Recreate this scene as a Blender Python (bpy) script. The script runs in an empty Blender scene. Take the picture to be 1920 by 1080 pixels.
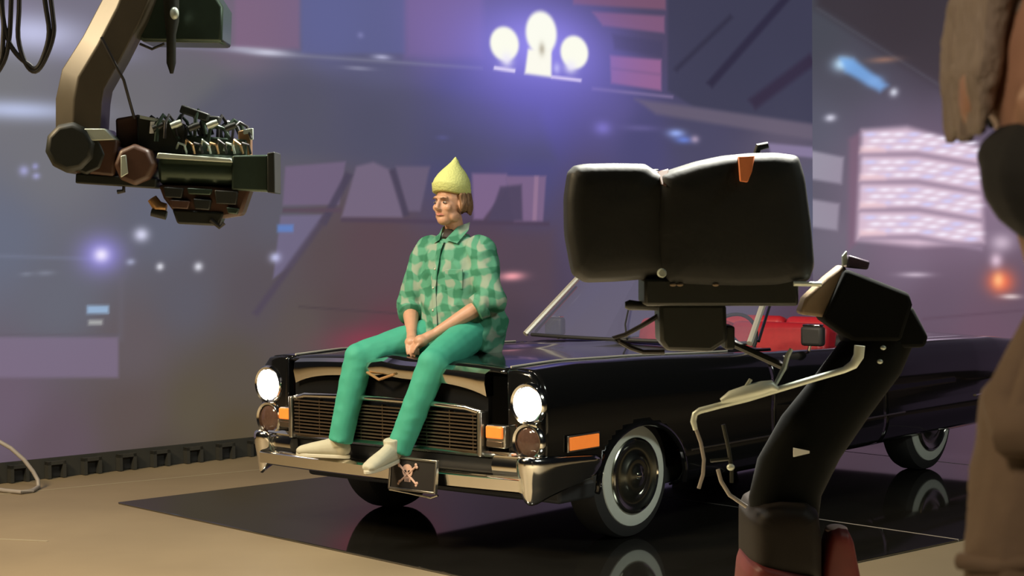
import bpy, bmesh, math, random
import numpy as np
from mathutils import Vector, Matrix, noise
random.seed(7)
scene = bpy.context.scene
col = scene.collection
R = math.radians

# ------------------------------------------------------------------ camera
F_PX, PITCH, ROLL, CAM_H = 3400.0, -0.03613, 0.009187, 1.698
cam_data = bpy.data.cameras.new('camera'); cam = bpy.data.objects.new('camera', cam_data); col.objects.link(cam)
cam_data.sensor_width = 36.0; cam_data.lens = F_PX / 1920.0 * 36.0
cam_data.clip_start = 0.05; cam_data.clip_end = 200
cam.matrix_world = Matrix.Translation((0, 0, CAM_H)) @ Matrix.Rotation(math.pi / 2 + PITCH, 4, 'X') @ Matrix.Rotation(-ROLL, 4, 'Z')
cam_data.dof.use_dof = True; cam_data.dof.focus_distance = 9.6; cam_data.dof.aperture_fstop = 13.0
scene.camera = cam

# ------------------------------------------------------------------ world, lamps, exposure
world = bpy.data.worlds.new('dark_stage'); scene.world = world; world.use_nodes = True
world.node_tree.nodes['Background'].inputs[0].default_value = (0.55, 0.6, 0.75, 1)
world.node_tree.nodes['Background'].inputs[1].default_value = 0.008
scene.view_settings.view_transform = 'Standard'; scene.view_settings.look = 'None'
scene.view_settings.exposure = 0.0; scene.view_settings.gamma = 1.0; scene.view_settings.use_curve_mapping = False

def area_lamp(name, loc, target, size, power, color, spread=120):
    d = bpy.data.lights.new(name, 'AREA'); d.shape = 'RECTANGLE'; d.size, d.size_y = size
    d.energy = power; d.color = color; d.spread = R(spread)
    o = bpy.data.objects.new(name, d); col.objects.link(o); o.location = loc
    o.rotation_euler = (Vector(target) - Vector(loc)).to_track_quat('-Z', 'Y').to_euler(); return o
area_lamp('overhead_softbox', (-2.6, 6.6, 5.6), (-0.5, 9.6, 1.1), (1.8, 1.8), 98, (1.0, 0.97, 0.86), 100)
area_lamp('warm_stage_lamp', (-5.4, 6.3, 5.0), (-2.3, 8.6, 0.6), (1.2, 1.2), 390, (1.0, 0.76, 0.45), 150)
area_lamp('top_back_lamp', (1.6, 7.6, 6.2), (0.6, 5.6, 1.2), (1.6, 0.8), 420, (1.0, 0.97, 0.86), 60)
area_lamp('side_softbox', (4.8, 5.2, 4.6), (0.9, 9.8, 0.7), (2.4, 1.0), 45, (0.93, 1.0, 0.90), 90)
area_lamp('added_fill_lamp', (-1.5, -0.9, 3.6), (0.75, 1.5, 1.6), (0.5, 0.5), 2.6, (1.0, 0.80, 0.62), 40)  # unseen fill added behind the camera to brighten the masked person

# ------------------------------------------------------------------ helpers
def ray(px, py):
    u, v = (px - 960) / F_PX, (540 - py) / F_PX
    c, s = math.cos(ROLL), math.sin(ROLL); u, v = u * c + v * s, -u * s + v * c
    c, s = math.cos(PITCH), math.sin(PITCH)
    return Vector((u, c - v * s, s + v * c))
def at(px, py, Y):
    """world point seen at photo pixel (px,py), standing Y metres into the stage"""
    r = ray(px, py); return Vector((0, 0, CAM_H)) + r * (Y / r.y)

def on_floor(px, py, z=0.014):
    r = ray(px, py); return Vector((0, 0, CAM_H)) + r * ((z - CAM_H) / r.z)

def tag(o, label=None, cat=None, group=None, kind=None):
    for k, v in (('label', label), ('category', cat), ('group', group), ('kind', kind)):
        if v: o[k] = v
    return o
def empty(name, loc, rz=0.0):
    o = bpy.data.objects.new(name, None); col.objects.link(o); o.empty_display_size = 0.1
    o.location = loc; o.rotation_euler = (0, 0, rz); return o

class MB:
    def __init__(s): s.v = []; s.f = []
    def add(s, verts, faces):
        n = len(s.v); s.v += [Vector(p) for p in verts]; s.f += [tuple(i + n for i in f) for f in faces]; return s
    def box(s, c, size, rot=None):
        a, b, d = (x / 2 for x in size); c = Vector(c)
        P = [Vector((x, y, z)) for z in (-d, d) for y in (-b, b) for x in (-a, a)]
        if rot: P = [rot @ p for p in P]
        return s.add([c + p for p in P], [(0, 2, 3, 1), (4, 5, 7, 6), (0, 1, 5, 4), (2, 6, 7, 3), (0, 4, 6, 2), (1, 3, 7, 5)])
    def tube(s, path, rad, n=12, cap=True, closed=False, flat=None):
        P = [Vector(p) for p in path]; m = len(P)
        rads = list(rad) if hasattr(rad, '__len__') else [rad] * m
        T = []
        for i in range(m):
            a = P[(i - 1) % m] if closed or i > 0 else P[i]; b = P[(i + 1) % m] if closed or i < m - 1 else P[i]
            T.append((b - a).normalized())
        up = Vector((0, 0, 1)) if abs(T[0].z) < 0.9 else Vector((1, 0, 0))
        if flat: up = Vector(flat)
        N = (up - T[0] * up.dot(T[0])).normalized(); V = []
        for i in range(m):
            if flat: N = Vector(flat)
            N = (N - T[i] * N.dot(T[i])).normalized(); Bn = T[i].cross(N)
            r = rads[i]; ra, rb = r if hasattr(r, '__len__') else (r, r)
            V += [P[i] + N * (ra * math.cos(2 * math.pi * k / n)) + Bn * (rb * math.sin(2 * math.pi * k / n)) for k in range(n)]
        Fc = []
        for i in range(m if closed else m - 1):
            j = (i + 1) % m
            Fc += [(i * n + k, i * n + (k + 1) % n, j * n + (k + 1) % n, j * n + k) for k in range(n)]
        if cap and not closed:
            Fc += [tuple(range(n))[::-1], tuple((m - 1) * n + k for k in range(n))]
        return s.add(V, Fc)
    def lathe(s, prof, o, axis, n=32, closed=False):
        """prof = [(radius, along)] turned about axis through o"""
        o = Vector(o); A = Vector(axis).normalized(); u = A.orthogonal().normalized(); w = A.cross(u); m = len(prof)
        V = [o + A * h + (u * math.cos(2 * math.pi * k / n) + w * math.sin(2 * math.pi * k / n)) * max(r, 1e-4) for r, h in prof for k in range(n)]
        Fc = [(i * n + k, i * n + (k + 1) % n, ((i + 1) % m) * n + (k + 1) % n, ((i + 1) % m) * n + k) for i in range(m if closed else m - 1) for k in range(n)]
        if not closed: Fc += [tuple(range(n))[::-1], tuple((m - 1) * n + k for k in range(n))]
        return s.add(V, Fc)
    def ball(s, c, r, rot=None, n=16, m=10):
        c = Vector(c); r = r if hasattr(r, '__len__') else (r, r, r); V = []
        for i in range(1, m):
            t = math.pi * i / m
            V += [Vector((r[0] * math.sin(t) * math.cos(2 * math.pi * k / n), r[1] * math.sin(t) * math.sin(2 * math.pi * k / n), r[2] * math.cos(t))) for k in range(n)]
        V += [Vector((0, 0, r[2])), Vector((0, 0, -r[2]))]
        if rot: V = [rot @ p for p in V]
        Fc = [(i * n + k, (i + 1) * n + k, (i + 1) * n + (k + 1) % n, i * n + (k + 1) % n) for i in range(m - 2) for k in range(n)]
        a = (m - 1) * n
        Fc += [(a, k, (k + 1) % n) for k in range(n)] + [(a + 1, (m - 2) * n + (k + 1) % n, (m - 2) * n + k) for k in range(n)]
        return s.add([c + p for p in V], Fc)
    def prism(s, outline, o, u, w, d):
        """outline [(a,b)] in the plane o + a*u + b*w, thickened by vector d"""
        o, u, w, d = Vector(o), Vector(u), Vector(w), Vector(d); n = len(outline)
        A = [o + u * a + w * b for a, b in outline]
        return s.add(A + [p + d for p in A], [tuple(range(n))[::-1], tuple(range(n, 2 * n))] + [(i, (i + 1) % n, n + (i + 1) % n, n + i) for i in range(n)])
    def slab(s, pts, d):
        """polygon of 3-D points thickened by vector d"""
        A = [Vector(p) for p in pts]; n = len(A); d = Vector(d)
        return s.add(A + [p + d for p in A], [tuple(range(n))[::-1], tuple(range(n, 2 * n))] + [(i, (i + 1) % n, n + (i + 1) % n, n + i) for i in range(n)])
    def loft(s, rings, cap=True, closed_ring=True):
        n = len(rings[0]); V = [p for r in rings for p in r]; Fc = []
        for i in range(len(rings) - 1):
            for k in range(n if closed_ring else n - 1):
                Fc.append((i * n + k, i * n + (k + 1) % n, (i + 1) * n + (k + 1) % n, (i + 1) * n + k))
        if cap and closed_ring: Fc += [tuple(range(n))[::-1], tuple((len(rings) - 1) * n + k for k in range(n))]
        return s.add(V, Fc)
    def build(s, name, mat, parent=None, off=None, smooth=40, bevel=0, seg=2, sub=0, thick=0):
        me = bpy.data.meshes.new(name)
        V = s.v if off is None else [p - off for p in s.v]
        me.from_pydata([tuple(p) for p in V], [], s.f)
        bm = bmesh.new(); bm.from_mesh(me); bmesh.ops.recalc_face_normals(bm, faces=bm.faces); bm.to_mesh(me); bm.free()
        if smooth: me.shade_smooth(); me.set_sharp_from_angle(angle=R(smooth))
        me.materials.append(M[mat] if isinstance(mat, str) else mat)
        o = bpy.data.objects.new(name, me); col.objects.link(o); o.parent = parent
        if thick: md = o.modifiers.new('solid', 'SOLIDIFY'); md.thickness = thick; md.offset = -1
        if bevel: md = o.modifiers.new('bevel', 'BEVEL'); md.width = bevel; md.segments = seg; md.limit_method = 'ANGLE'; md.angle_limit = R(35); md.harden_normals = False
        if sub: md = o.modifiers.new('sub', 'SUBSURF'); md.levels = md.render_levels = sub
        return o
    def fuse(s, name, mat, parent=None, off=None, voxel=0.01, smooth=6, wrinkle=None):
        """one continuous skin grown over all the pieces"""
        o = s.build(name, mat, parent, off, smooth=0)
        md = o.modifiers.new('r', 'REMESH'); md.mode = 'VOXEL'; md.voxel_size = voxel
        if smooth: sm = o.modifiers.new('s', 'SMOOTH'); sm.factor = 0.5; sm.iterations = smooth
        dg = bpy.context.evaluated_depsgraph_get(); me = bpy.data.meshes.new_from_object(o.evaluated_get(dg))
        o.modifiers.clear(); old = o.data; o.data = me; me.name = name; bpy.data.meshes.remove(old)
        if not me.materials: me.materials.append(M[mat])
        if wrinkle:
            amp, fr, st = wrinkle; nv = [v.normal.copy() for v in me.vertices]
            for v, nn in zip(me.vertices, nv):
                q = Vector((v.co.x * fr * st[0], v.co.y * fr * st[1], v.co.z * fr * st[2]))
                v.co += nn * amp * (1 - 2 * abs(noise.noise(q)) * 1.6 + 0.5 * noise.noise(q * 2.3))
        me.shade_smooth(); return o

# ------------------------------------------------------------------ materials (all procedural)
M = {}
def mat(name, c, rough=0.5, metal=0.0, var=0.12, scale=20.0, bump=0.0, emit=None, power=0.0, ior=None, coat=0.0, stretch=None, trans=0.0, spec=None):
    m = bpy.data.materials.new(name); m.use_nodes = True; nt = m.node_tree; b = nt.nodes['Principled BSDF']
    b.inputs['Roughness'].default_value = rough; b.inputs['Metallic'].default_value = metal
    tc = nt.nodes.new('ShaderNodeTexCoord'); nz = nt.nodes.new('ShaderNodeTexNoise'); nz.inputs['Scale'].default_value = scale; nz.inputs['Detail'].default_value = 4
    src = tc.outputs['Object']
    if stretch:
        mp = nt.nodes.new('ShaderNodeMapping'); mp.inputs['Scale'].default_value = stretch; nt.links.new(src, mp.inputs[0]); src = mp.outputs[0]
    nt.links.new(src, nz.inputs['Vector'])
    rp = nt.nodes.new('ShaderNodeMix'); rp.data_type = 'RGBA'
    rp.inputs[6].default_value = tuple(x * (1 - var) for x in c) + (1,); rp.inputs[7].default_value = tuple(min(1, x * (1 + var)) for x in c) + (1,)
    nt.links.new(nz.outputs[0], rp.inputs[0]); nt.links.new(rp.outputs[2], b.inputs['Base Color'])
    if bump:
        bp = nt.nodes.new('ShaderNodeBump'); bp.inputs['Strength'].default_value = bump; bp.inputs['Distance'].default_value = 0.01
        nt.links.new(nz.outputs[0], bp.inputs['Height']); nt.links.new(bp.outputs[0], b.inputs['Normal'])
    if emit: b.inputs['Emission Color'].default_value = tuple(emit) + (1,); b.inputs['Emission Strength'].default_value = power
    if ior: b.inputs['IOR'].default_value = ior
    if coat: b.inputs['Coat Weight'].default_value = coat; b.inputs['Coat Roughness'].default_value = 0.04
    if trans: b.inputs['Transmission Weight'].default_value = trans
    if spec is not None: b.inputs['Specular IOR Level'].default_value = spec
    M[name] = m; return m
mat('stage_floor', (0.25, 0.195, 0.12), 0.55, var=0.22, scale=1.3, bump=0.05)
mat('gloss_plate', (0.012, 0.011, 0.009), 0.05, var=0.3, scale=3, ior=2.6)
mat('rail_black', (0.035, 0.035, 0.03), 0.5)
mat('black_paint', (0.005, 0.005, 0.005), 0.12, coat=0.5, var=0.1, spec=0.3)
mat('chrome', (0.78, 0.76, 0.70), 0.12, 1.0, var=0.05)
mat('dull_chrome', (0.42, 0.40, 0.36), 0.3, 1.0, var=0.1)
mat('tire', (0.018, 0.017, 0.016), 0.75)
mat('whitewall', (0.55, 0.57, 0.50), 0.5, var=0.06)
mat('hubcap_metal', (0.32, 0.32, 0.26), 0.22, 1.0, var=0.1)
mat('headlight_on', (1, 1, 1), 0.3, emit=(1.0, 0.92, 0.80), power=14)
mat('lens_off', (0.075, 0.042, 0.03), 0.08, var=0.3, scale=60)
mat('amber', (0.80, 0.20, 0.03), 0.3, emit=(1.0, 0.25, 0.04), power=0.42, var=0.15, scale=40)
mat('red_leather', (0.55, 0.02, 0.03), 0.42, var=0.15, scale=30)
mat('dark_trim', (0.02, 0.02, 0.02), 0.6)
mat('grille_metal', (0.20, 0.155, 0.11), 0.35, 0.9, var=0.2)
mat('plate_black', (0.015, 0.013, 0.012), 0.4)
mat('emblem', (0.52, 0.33, 0.25), 0.6, var=0.15, scale=60)
mat('skin', (0.46, 0.25, 0.155), 0.5, var=0.12, scale=25)
mat('lips', (0.42, 0.16, 0.12), 0.5)
mat('eye_white', (0.34, 0.28, 0.24), 0.25)
mat('eye_dark', (0.03, 0.02, 0.015), 0.2)
mat('hair_brown', (0.16, 0.085, 0.04), 0.6, var=0.4, scale=40, stretch=(6, 6, 1), bump=0.4)
mat('hair_grey', (0.34, 0.265, 0.20), 0.55, var=0.45, scale=60, stretch=(6, 6, 0.6), bump=0.5)
mat('beanie_knit', (0.50, 0.53, 0.19), 0.85, var=0.08, scale=90, bump=0.4)
mat('teal_cloth', (0.038, 0.30, 0.20), 0.75, var=0.12, scale=14, bump=0.15)
mat('shoe_suede', (0.44, 0.42, 0.31), 0.8, var=0.08, scale=30)
mat('shoe_sole', (0.50, 0.47, 0.36), 0.7)
mat('dark_shirt', (0.03, 0.022, 0.02), 0.8)
mat('rig_paint', (0.060, 0.050, 0.034), 0.38, var=0.2, scale=12)
mat('rig_dark', (0.016, 0.018, 0.014), 0.45, var=0.2)
mat('rig_green', (0.05, 0.075, 0.055), 0.3, 0.5, var=0.2)
mat('rig_brown', (0.075, 0.036, 0.022), 0.45, var=0.3, scale=15)
mat('rig_steel', (0.50, 0.56, 0.48), 0.3, 0.3, var=0.12)
mat('brass', (0.55, 0.33, 0.16), 0.35, 0.8)
mat('cable_black', (0.02, 0.018, 0.018), 0.5)
mat('cable_grey', (0.30, 0.27, 0.24), 0.5)
mat('cover_black', (0.006, 0.007, 0.0055), 0.6, var=0.3, scale=9, bump=0.3)
mat('post_trim', (0.58, 0.55, 0.47), 0.35, 0.35, var=0.05)
mat('grille_dark', (0.005, 0.005, 0.005), 0.8, spec=0.1)
mat('tape', (0.34, 0.29, 0.19), 0.5)
mat('reflective_tag', (0.95, 0.26, 0.09), 0.4, var=0.2)
mat('silver_bar', (0.66, 0.72, 0.62), 0.4, 0.25, var=0.06)
mat('tan_leather', (0.21, 0.15, 0.09), 0.6, var=0.2)
mat('violet_plastic', (0.045, 0.028, 0.05), 0.4)
mat('column_black', (0.003, 0.0035, 0.003), 0.9, spec=0.12)
mat('pad_brown', (0.010, 0.007, 0.005), 0.6, spec=0.2)
mat('red_pad', (0.12, 0.016, 0.013), 0.55, var=0.25)
mat('pale_tip', (0.55, 0.40, 0.36), 0.5)
mat('white_sticker', (0.75, 0.76, 0.72), 0.6)
mat('jacket', (0.20, 0.135, 0.08), 0.85, var=0.15, scale=35, bump=0.2)
mat('mask_cloth', (0.010, 0.010, 0.008), 0.85, var=0.2, bump=0.1)
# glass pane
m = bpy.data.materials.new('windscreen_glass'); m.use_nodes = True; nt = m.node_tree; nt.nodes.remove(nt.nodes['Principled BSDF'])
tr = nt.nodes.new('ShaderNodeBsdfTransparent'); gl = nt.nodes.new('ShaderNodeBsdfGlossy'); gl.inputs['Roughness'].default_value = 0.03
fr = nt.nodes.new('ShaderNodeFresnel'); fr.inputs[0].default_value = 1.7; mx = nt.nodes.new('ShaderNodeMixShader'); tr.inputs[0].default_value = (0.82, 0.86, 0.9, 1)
nt.links.new(fr.outputs[0], mx.inputs[0]); nt.links.new(tr.outputs[0], mx.inputs[1]); nt.links.new(gl.outputs[0], mx.inputs[2]); df = nt.nodes.new('ShaderNodeBsdfDiffuse'); df.inputs[0].default_value = (0.35, 0.37, 0.55, 1); m2 = nt.nodes.new('ShaderNodeMixShader'); m2.inputs[0].default_value = 0.16  # bluish diffuse mixed in imitates a reflection on the pane
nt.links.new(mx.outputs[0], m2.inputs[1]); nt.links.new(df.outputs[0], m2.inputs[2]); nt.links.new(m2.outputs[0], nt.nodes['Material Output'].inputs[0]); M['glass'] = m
# plaid flannel: woven bands in two directions
def plaid():
    m = bpy.data.materials.new('plaid_flannel'); m.use_nodes = True; nt = m.node_tree; b = nt.nodes['Principled BSDF']; b.inputs['Roughness'].default_value = 0.85
    tc = nt.nodes.new('ShaderNodeTexCoord'); nz = nt.nodes.new('ShaderNodeTexNoise'); nz.inputs['Scale'].default_value = 7
    nt.links.new(tc.outputs['Object'], nz.inputs['Vector'])
    def band(vec, freq, ph):
        d = nt.nodes.new('ShaderNodeVectorMath'); d.operation = 'DOT_PRODUCT'; d.inputs[1].default_value = vec; nt.links.new(tc.outputs['Object'], d.inputs[0])
        w = nt.nodes.new('ShaderNodeMath'); w.operation = 'MULTIPLY_ADD'; w.inputs[1].default_value = 0.16; nt.links.new(nz.outputs[0], w.inputs[0]); nt.links.new(d.outputs['Value'], w.inputs[2])
        s = nt.nodes.new('ShaderNodeMath'); s.operation = 'MULTIPLY'; s.inputs[1].default_value = freq; nt.links.new(w.outputs[0], s.inputs[0])
        a = nt.nodes.new('ShaderNodeMath'); a.operation = 'SINE'; nt.links.new(s.outputs[0], a.inputs[0])
        r = nt.nodes.new('ShaderNodeMapRange'); r.inputs[1].default_value = -0.35; r.inputs[2].default_value = 0.35; nt.links.new(a.outputs[0], r.inputs[0]); return r.outputs[0]
    def mix(f, c0, c1):
        k = nt.nodes.new('ShaderNodeMix'); k.data_type = 'RGBA'; nt.links.new(f, k.inputs[0])
        for i, c in ((6, c0), (7, c1)):
            if isinstance(c, tuple): k.inputs[i].default_value = c + (1,)
            else: nt.links.new(c, k.inputs[i])
        return k.outputs[2]
    h = band((0, 0, 1), 66, 0); v = band((0.85, 0.55, 0.12), 66, 0)
    c = mix(v, mix(h, (0.022, 0.15, 0.08), (0.065, 0.25, 0.155)), mix(h, (0.075, 0.25, 0.16), (0.22, 0.29, 0.22)))
    nt.links.new(c, b.inputs['Base Color']); M['plaid'] = m
plaid()

# ------------------------------------------------------------------ the LED screens
SCREEN_BACK = [
('b',0.065,3.191,(118,112,132)),
('b',0.85,3.177,(112,108,125)),
('b',0.055,2.701,(112,112,118)),
('b',0.428,2.146,(108,108,116)),
('b',1.045,2.527,(104,102,108)),
('b',0.032,1.613,(96,102,122)),
('b',0.489,1.21,(96,98,112)),
('b',1.242,1.71,(92,95,112)),
('b',1.45,1.176,(88,86,98)),
('b',0.01,0.52,(102,86,104)),
('b',0.429,0.199,(92,76,88)),
('b',1.014,0.856,(94,84,90)),
('b',1.004,0.372,(88,75,74)),
('b',1.524,0.408,(86,77,62)),
('b',1.844,0.618,(84,75,66)),
('b',1.836,0.151,(82,70,50)),
('b',1.698,2.626,(98,98,104)),
('b',1.887,3.096,(112,98,118)),
('b',2.747,3.231,(94,96,142)),
('b',3.147,2.848,(88,88,120)),
('b',2.441,2.497,(86,86,100)),
('b',3.142,2.478,(78,78,102)),
('b',2.238,1.781,(88,86,98)),
('b',2.039,1.156,(84,76,84)),
('b',2.719,1.456,(86,72,76)),
('b',2.415,0.903,(88,78,76)),
('b',2.864,1.045,(84,68,70)),
('b',3.222,0.865,(92,60,70)),
('b',3.793,3.301,(112,98,150)),
('b',4.006,2.632,(78,78,128)),
('b',3.945,2.288,(70,70,108)),
('b',4.819,2.528,(84,80,148)),
('b',4.816,2.217,(74,72,118)),
('b',4.219,1.557,(80,64,84)),
('b',4.804,1.238,(76,64,84)),
('b',3.128,1.572,(88,68,76)),
('b',4.56,0.891,(72,58,70)),
('b',5.764,2.695,(86,80,130)),
('b',6.093,2.378,(72,70,112)),
('b',5.431,1.77,(80,70,95)),
('b',6.787,2.49,(72,70,98)),
('b',7.526,3.154,(62,60,82)),
('b',8.306,3.5,(62,58,78)),
('b',8.141,2.474,(92,84,104)),
('b',8.297,1.76,(86,88,108)),
('b',7.511,1.015,(84,70,90)),
('b',8.29,0.628,(80,62,78)),
('b',6.444,3.383,(75,68,95)),
('b',1.209,-0.098,(70,60,50)),
('g',0.29,2.989,0.3673,0.1134,(196,198,232),0.9),
('g',0.164,2.474,0.4201,0.0565,(188,198,234),0.85),
('g',0.763,2.88,0.2442,0.0509,(150,150,185),0.5),
('p',[(1.894,3.482),(2.468,3.529),(2.459,3.006),(1.885,2.973)],0.0308,(126,98,128),0.75),
('p',[(2.487,3.53),(3.473,3.612),(3.465,3.029),(2.478,2.975)],0.0238,(92,96,146),0.7),
('p',[(3.473,3.612),(4.275,3.678),(4.267,3.039),(3.464,2.996)],0.0582,(124,100,152),0.6),
('p',[(1.394,2.951),(4.264,2.942),(4.267,2.963),(1.396,2.97)],0.0188,(128,128,150),0.6),
('g',2.163,2.965,0.1787,0.0235,(205,205,225),0.9),
('g',1.954,2.977,0.1382,0.0155,(170,170,190),0.8),
('g',3.232,2.988,0.0731,0.0165,(190,190,220),0.8),
('g',3.004,2.89,0.1124,0.0122,(150,150,175),0.7),
('g',3.028,3.144,0.0256,0.0204,(130,130,180),0.7),
('p',[(1.518,2.524),(1.79,2.745),(2.446,2.823),(3.676,2.747),(4.882,2.663),(5.06,2.221),(3.778,2.175),(2.34,2.217),(1.78,2.168)],0.0986,(76,76,98),0.55),
('p',[(2.315,2.129),(2.871,2.174),(2.805,1.844),(2.286,1.84)],0.0158,(110,95,122),0.95),
('p',[(2.972,2.138),(3.137,2.174),(3.293,2.118),(3.406,1.902),(3.425,1.744),(2.824,1.747)],0.0204,(114,100,124),0.95),
('p',[(3.356,2.144),(3.701,2.148),(3.598,1.793),(3.468,1.794)],0.0208,(104,92,116),0.9),
('p',[(4.14,2.098),(4.516,2.098),(4.527,1.993),(4.25,1.722),(4.152,1.723)],0.0216,(124,100,136),0.95),
('p',[(4.504,2.081),(4.96,2.085),(4.919,1.7),(4.594,1.694)],0.0175,(122,98,132),0.95),
('p',[(4.444,1.992),(4.681,2.012),(4.689,1.711),(4.307,1.704)],0.0219,(76,66,92),0.95),
('p',[(4.826,2.085),(4.798,1.711),(4.846,1.709),(4.875,2.083)],0.0133,(150,118,146),0.8),
('p',[(2.266,1.765),(2.684,1.772),(2.365,1.391),(2.192,1.3)],0.0158,(110,102,132),0.9),
('p',[(2.874,2.097),(2.618,1.713),(2.679,1.686),(2.936,2.072)],0.0203,(70,62,84),0.9),
('p',[(2.66,1.774),(2.005,1.053),(2.05,1.024),(2.708,1.745)],0.0242,(76,66,84),0.85),
('p',[(3.289,2.11),(3.426,1.749),(3.488,1.763),(3.349,2.126)],0.0207,(70,62,84),0.9),
('p',[(2.285,1.789),(2.825,1.787),(2.825,1.82),(2.286,1.821)],0.0119,(86,68,84),0.9),
('p',[(2.823,1.716),(4.992,1.666),(4.993,1.698),(2.824,1.745)],0.0203,(72,58,80),0.8),
('g',3.116,0.787,0.3634,0.1076,(150,52,74),0.75),
('g',3.435,0.939,0.3208,0.1679,(104,56,66),0.5),
('p',[(2.418,1.076),(3.542,0.97),(3.543,0.983),(2.419,1.088)],0.012,(66,54,62),0.6),
('p',[(2.823,1.657),(5.053,1.636),(5.046,0.983),(2.813,1.067)],0.1219,(88,68,76),0.5),
('p',[(-0.204,0.983),(0.898,0.929),(0.892,0.648),(-0.21,0.718)],0.0174,(120,105,130),0.85),
('p',[(-0.194,1.51),(0.817,1.461),(0.818,1.48),(-0.193,1.527)],0.0174,(116,122,146),0.5),
('p',[(-0.204,0.99),(0.91,0.936),(0.911,0.951),(-0.204,1.004)],0.0104,(92,86,100),0.7),
('p',[(0.91,1.343),(0.893,0.9),(0.935,0.897),(0.951,1.341)],0.0296,(100,96,108),0.4),
('g',0.777,1.501,0.1391,0.11,(150,140,235),0.9),
('g',0.777,1.501,0.0491,0.0403,(238,230,255),1.0),
('g',1.092,1.636,0.0508,0.041,(214,214,240),0.95),
('g',1.237,1.409,0.0258,0.0225,(222,222,232),0.95),
('g',1.551,1.402,0.0311,0.0267,(222,222,232),0.95),
('g',1.004,1.448,0.0293,0.0186,(170,175,205),0.8),
('g',2.213,1.454,0.0427,0.0316,(190,192,232),0.95),
('p',[(2.236,1.698),(2.38,1.697),(2.379,1.642),(2.235,1.643)],0.0158,(92,126,192),0.9),
('p',[(0.66,1.156),(0.828,1.15),(0.826,1.095),(0.659,1.102)],0.0146,(150,180,214),0.9),
('p',[(0.67,1.057),(0.776,1.053),(0.776,1.02),(0.67,1.024)],0.0146,(182,184,182),0.8),
('g',0.213,2.072,0.0307,0.0284,(168,168,222),0.8),
('g',0.295,2.102,0.0194,0.0178,(158,158,215),0.8),
('g',0.301,2.038,0.0233,0.0178,(168,168,222),0.8),
('g',0.354,1.387,0.0547,0.0143,(140,146,165),0.5),
('g',0.218,1.383,0.0385,0.0107,(140,146,165),0.5),
('g',4.565,1.253,0.1184,0.0309,(238,158,166),1.0),
('p',[(5.264,3.759),(6.434,3.855),(6.432,3.581),(5.293,3.545)],0.0225,(124,84,108),0.9),
('p',[(5.514,3.498),(6.417,3.523),(6.416,3.372),(5.641,3.387)],0.0228,(132,90,122),0.9),
('p',[(5.757,3.321),(6.388,3.294),(6.386,3.162),(5.782,3.194)],0.0276,(68,64,92),0.9),
('p',[(5.729,3.136),(6.372,3.133),(6.37,2.858),(5.74,2.897)],0.023,(152,100,142),0.95),
('p',[(5.726,3.014),(6.369,2.988),(6.373,3.012),(5.73,3.037)],0.0184,(122,88,126),0.6),
('p',[(6.462,3.858),(8.535,4.028),(8.528,2.597),(6.789,2.731),(6.453,2.862)],0.0284,(60,60,82),0.9),
('p',[(8.107,3.865),(6.968,2.954),(7.044,2.912),(8.19,3.824)],0.0303,(44,40,62),0.9),
('p',[(7.296,3.6),(6.53,3.061),(6.574,3.033),(7.342,3.571)],0.0294,(48,46,66),0.8),
('p',[(8.453,3.298),(7.549,2.822),(7.649,2.738),(8.56,3.213)],0.0411,(50,40,62),0.85),
('p',[(5.505,2.829),(6.52,2.795),(6.524,2.819),(5.509,2.852)],0.0183,(140,122,160),0.7),
('p',[(6.03,2.774),(8.504,2.627),(8.503,2.472),(6.299,2.648)],0.0327,(106,96,114),0.8),
('p',[(7.827,2.426),(8.502,2.4),(8.502,2.297),(7.865,2.327)],0.0251,(142,128,164),0.8),
('g',6.561,2.484,0.098,0.0335,(150,172,240),0.95),
('g',6.659,2.429,0.0988,0.0288,(104,128,212),0.9),
('g',6.808,2.437,0.05,0.029,(168,150,176),0.9),
('g',5.632,2.506,0.0907,0.0506,(132,122,206),0.8),
('g',6.094,2.519,0.2021,0.0234,(106,98,150),0.6),
('g',3.836,2.38,0.0553,0.017,(88,88,140),0.6),
('g',4.886,3.085,0.7896,0.4219,(128,118,222),0.85),
('g',4.887,3.13,0.5159,0.2753,(156,146,248),0.8),
('g',4.821,2.705,0.6647,0.3105,(98,92,178),0.5),
('e',4.506,3.165,0.1583,0.1397,0.16,(252,252,238),1.0),
('e',4.919,3.278,0.1764,0.1822,0.16,(252,252,240),1.0),
('e',5.301,3.139,0.1635,0.1402,0.16,(252,252,238),1.0),
('p',[(4.766,3.136),(5.034,3.151),(5.031,2.915),(4.728,2.931)],0.0221,(252,250,238),1.0),
('g',4.528,3.035,0.0588,0.0525,(240,236,252),0.9),
('g',5.255,3.011,0.0627,0.0451,(240,236,252),0.9),
('p',[(4.384,2.948),(4.618,2.933),(4.624,2.964),(4.39,2.978)],0.013,(224,214,250),0.95),
('p',[(5.029,2.906),(5.378,2.89),(5.383,2.917),(5.033,2.932)],0.0134,(220,206,248),0.95),
('g',4.924,3.145,0.0304,0.0445,(176,168,150),0.8),
('g',5.093,2.994,0.0371,0.0403,(196,190,252),0.8)]
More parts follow.
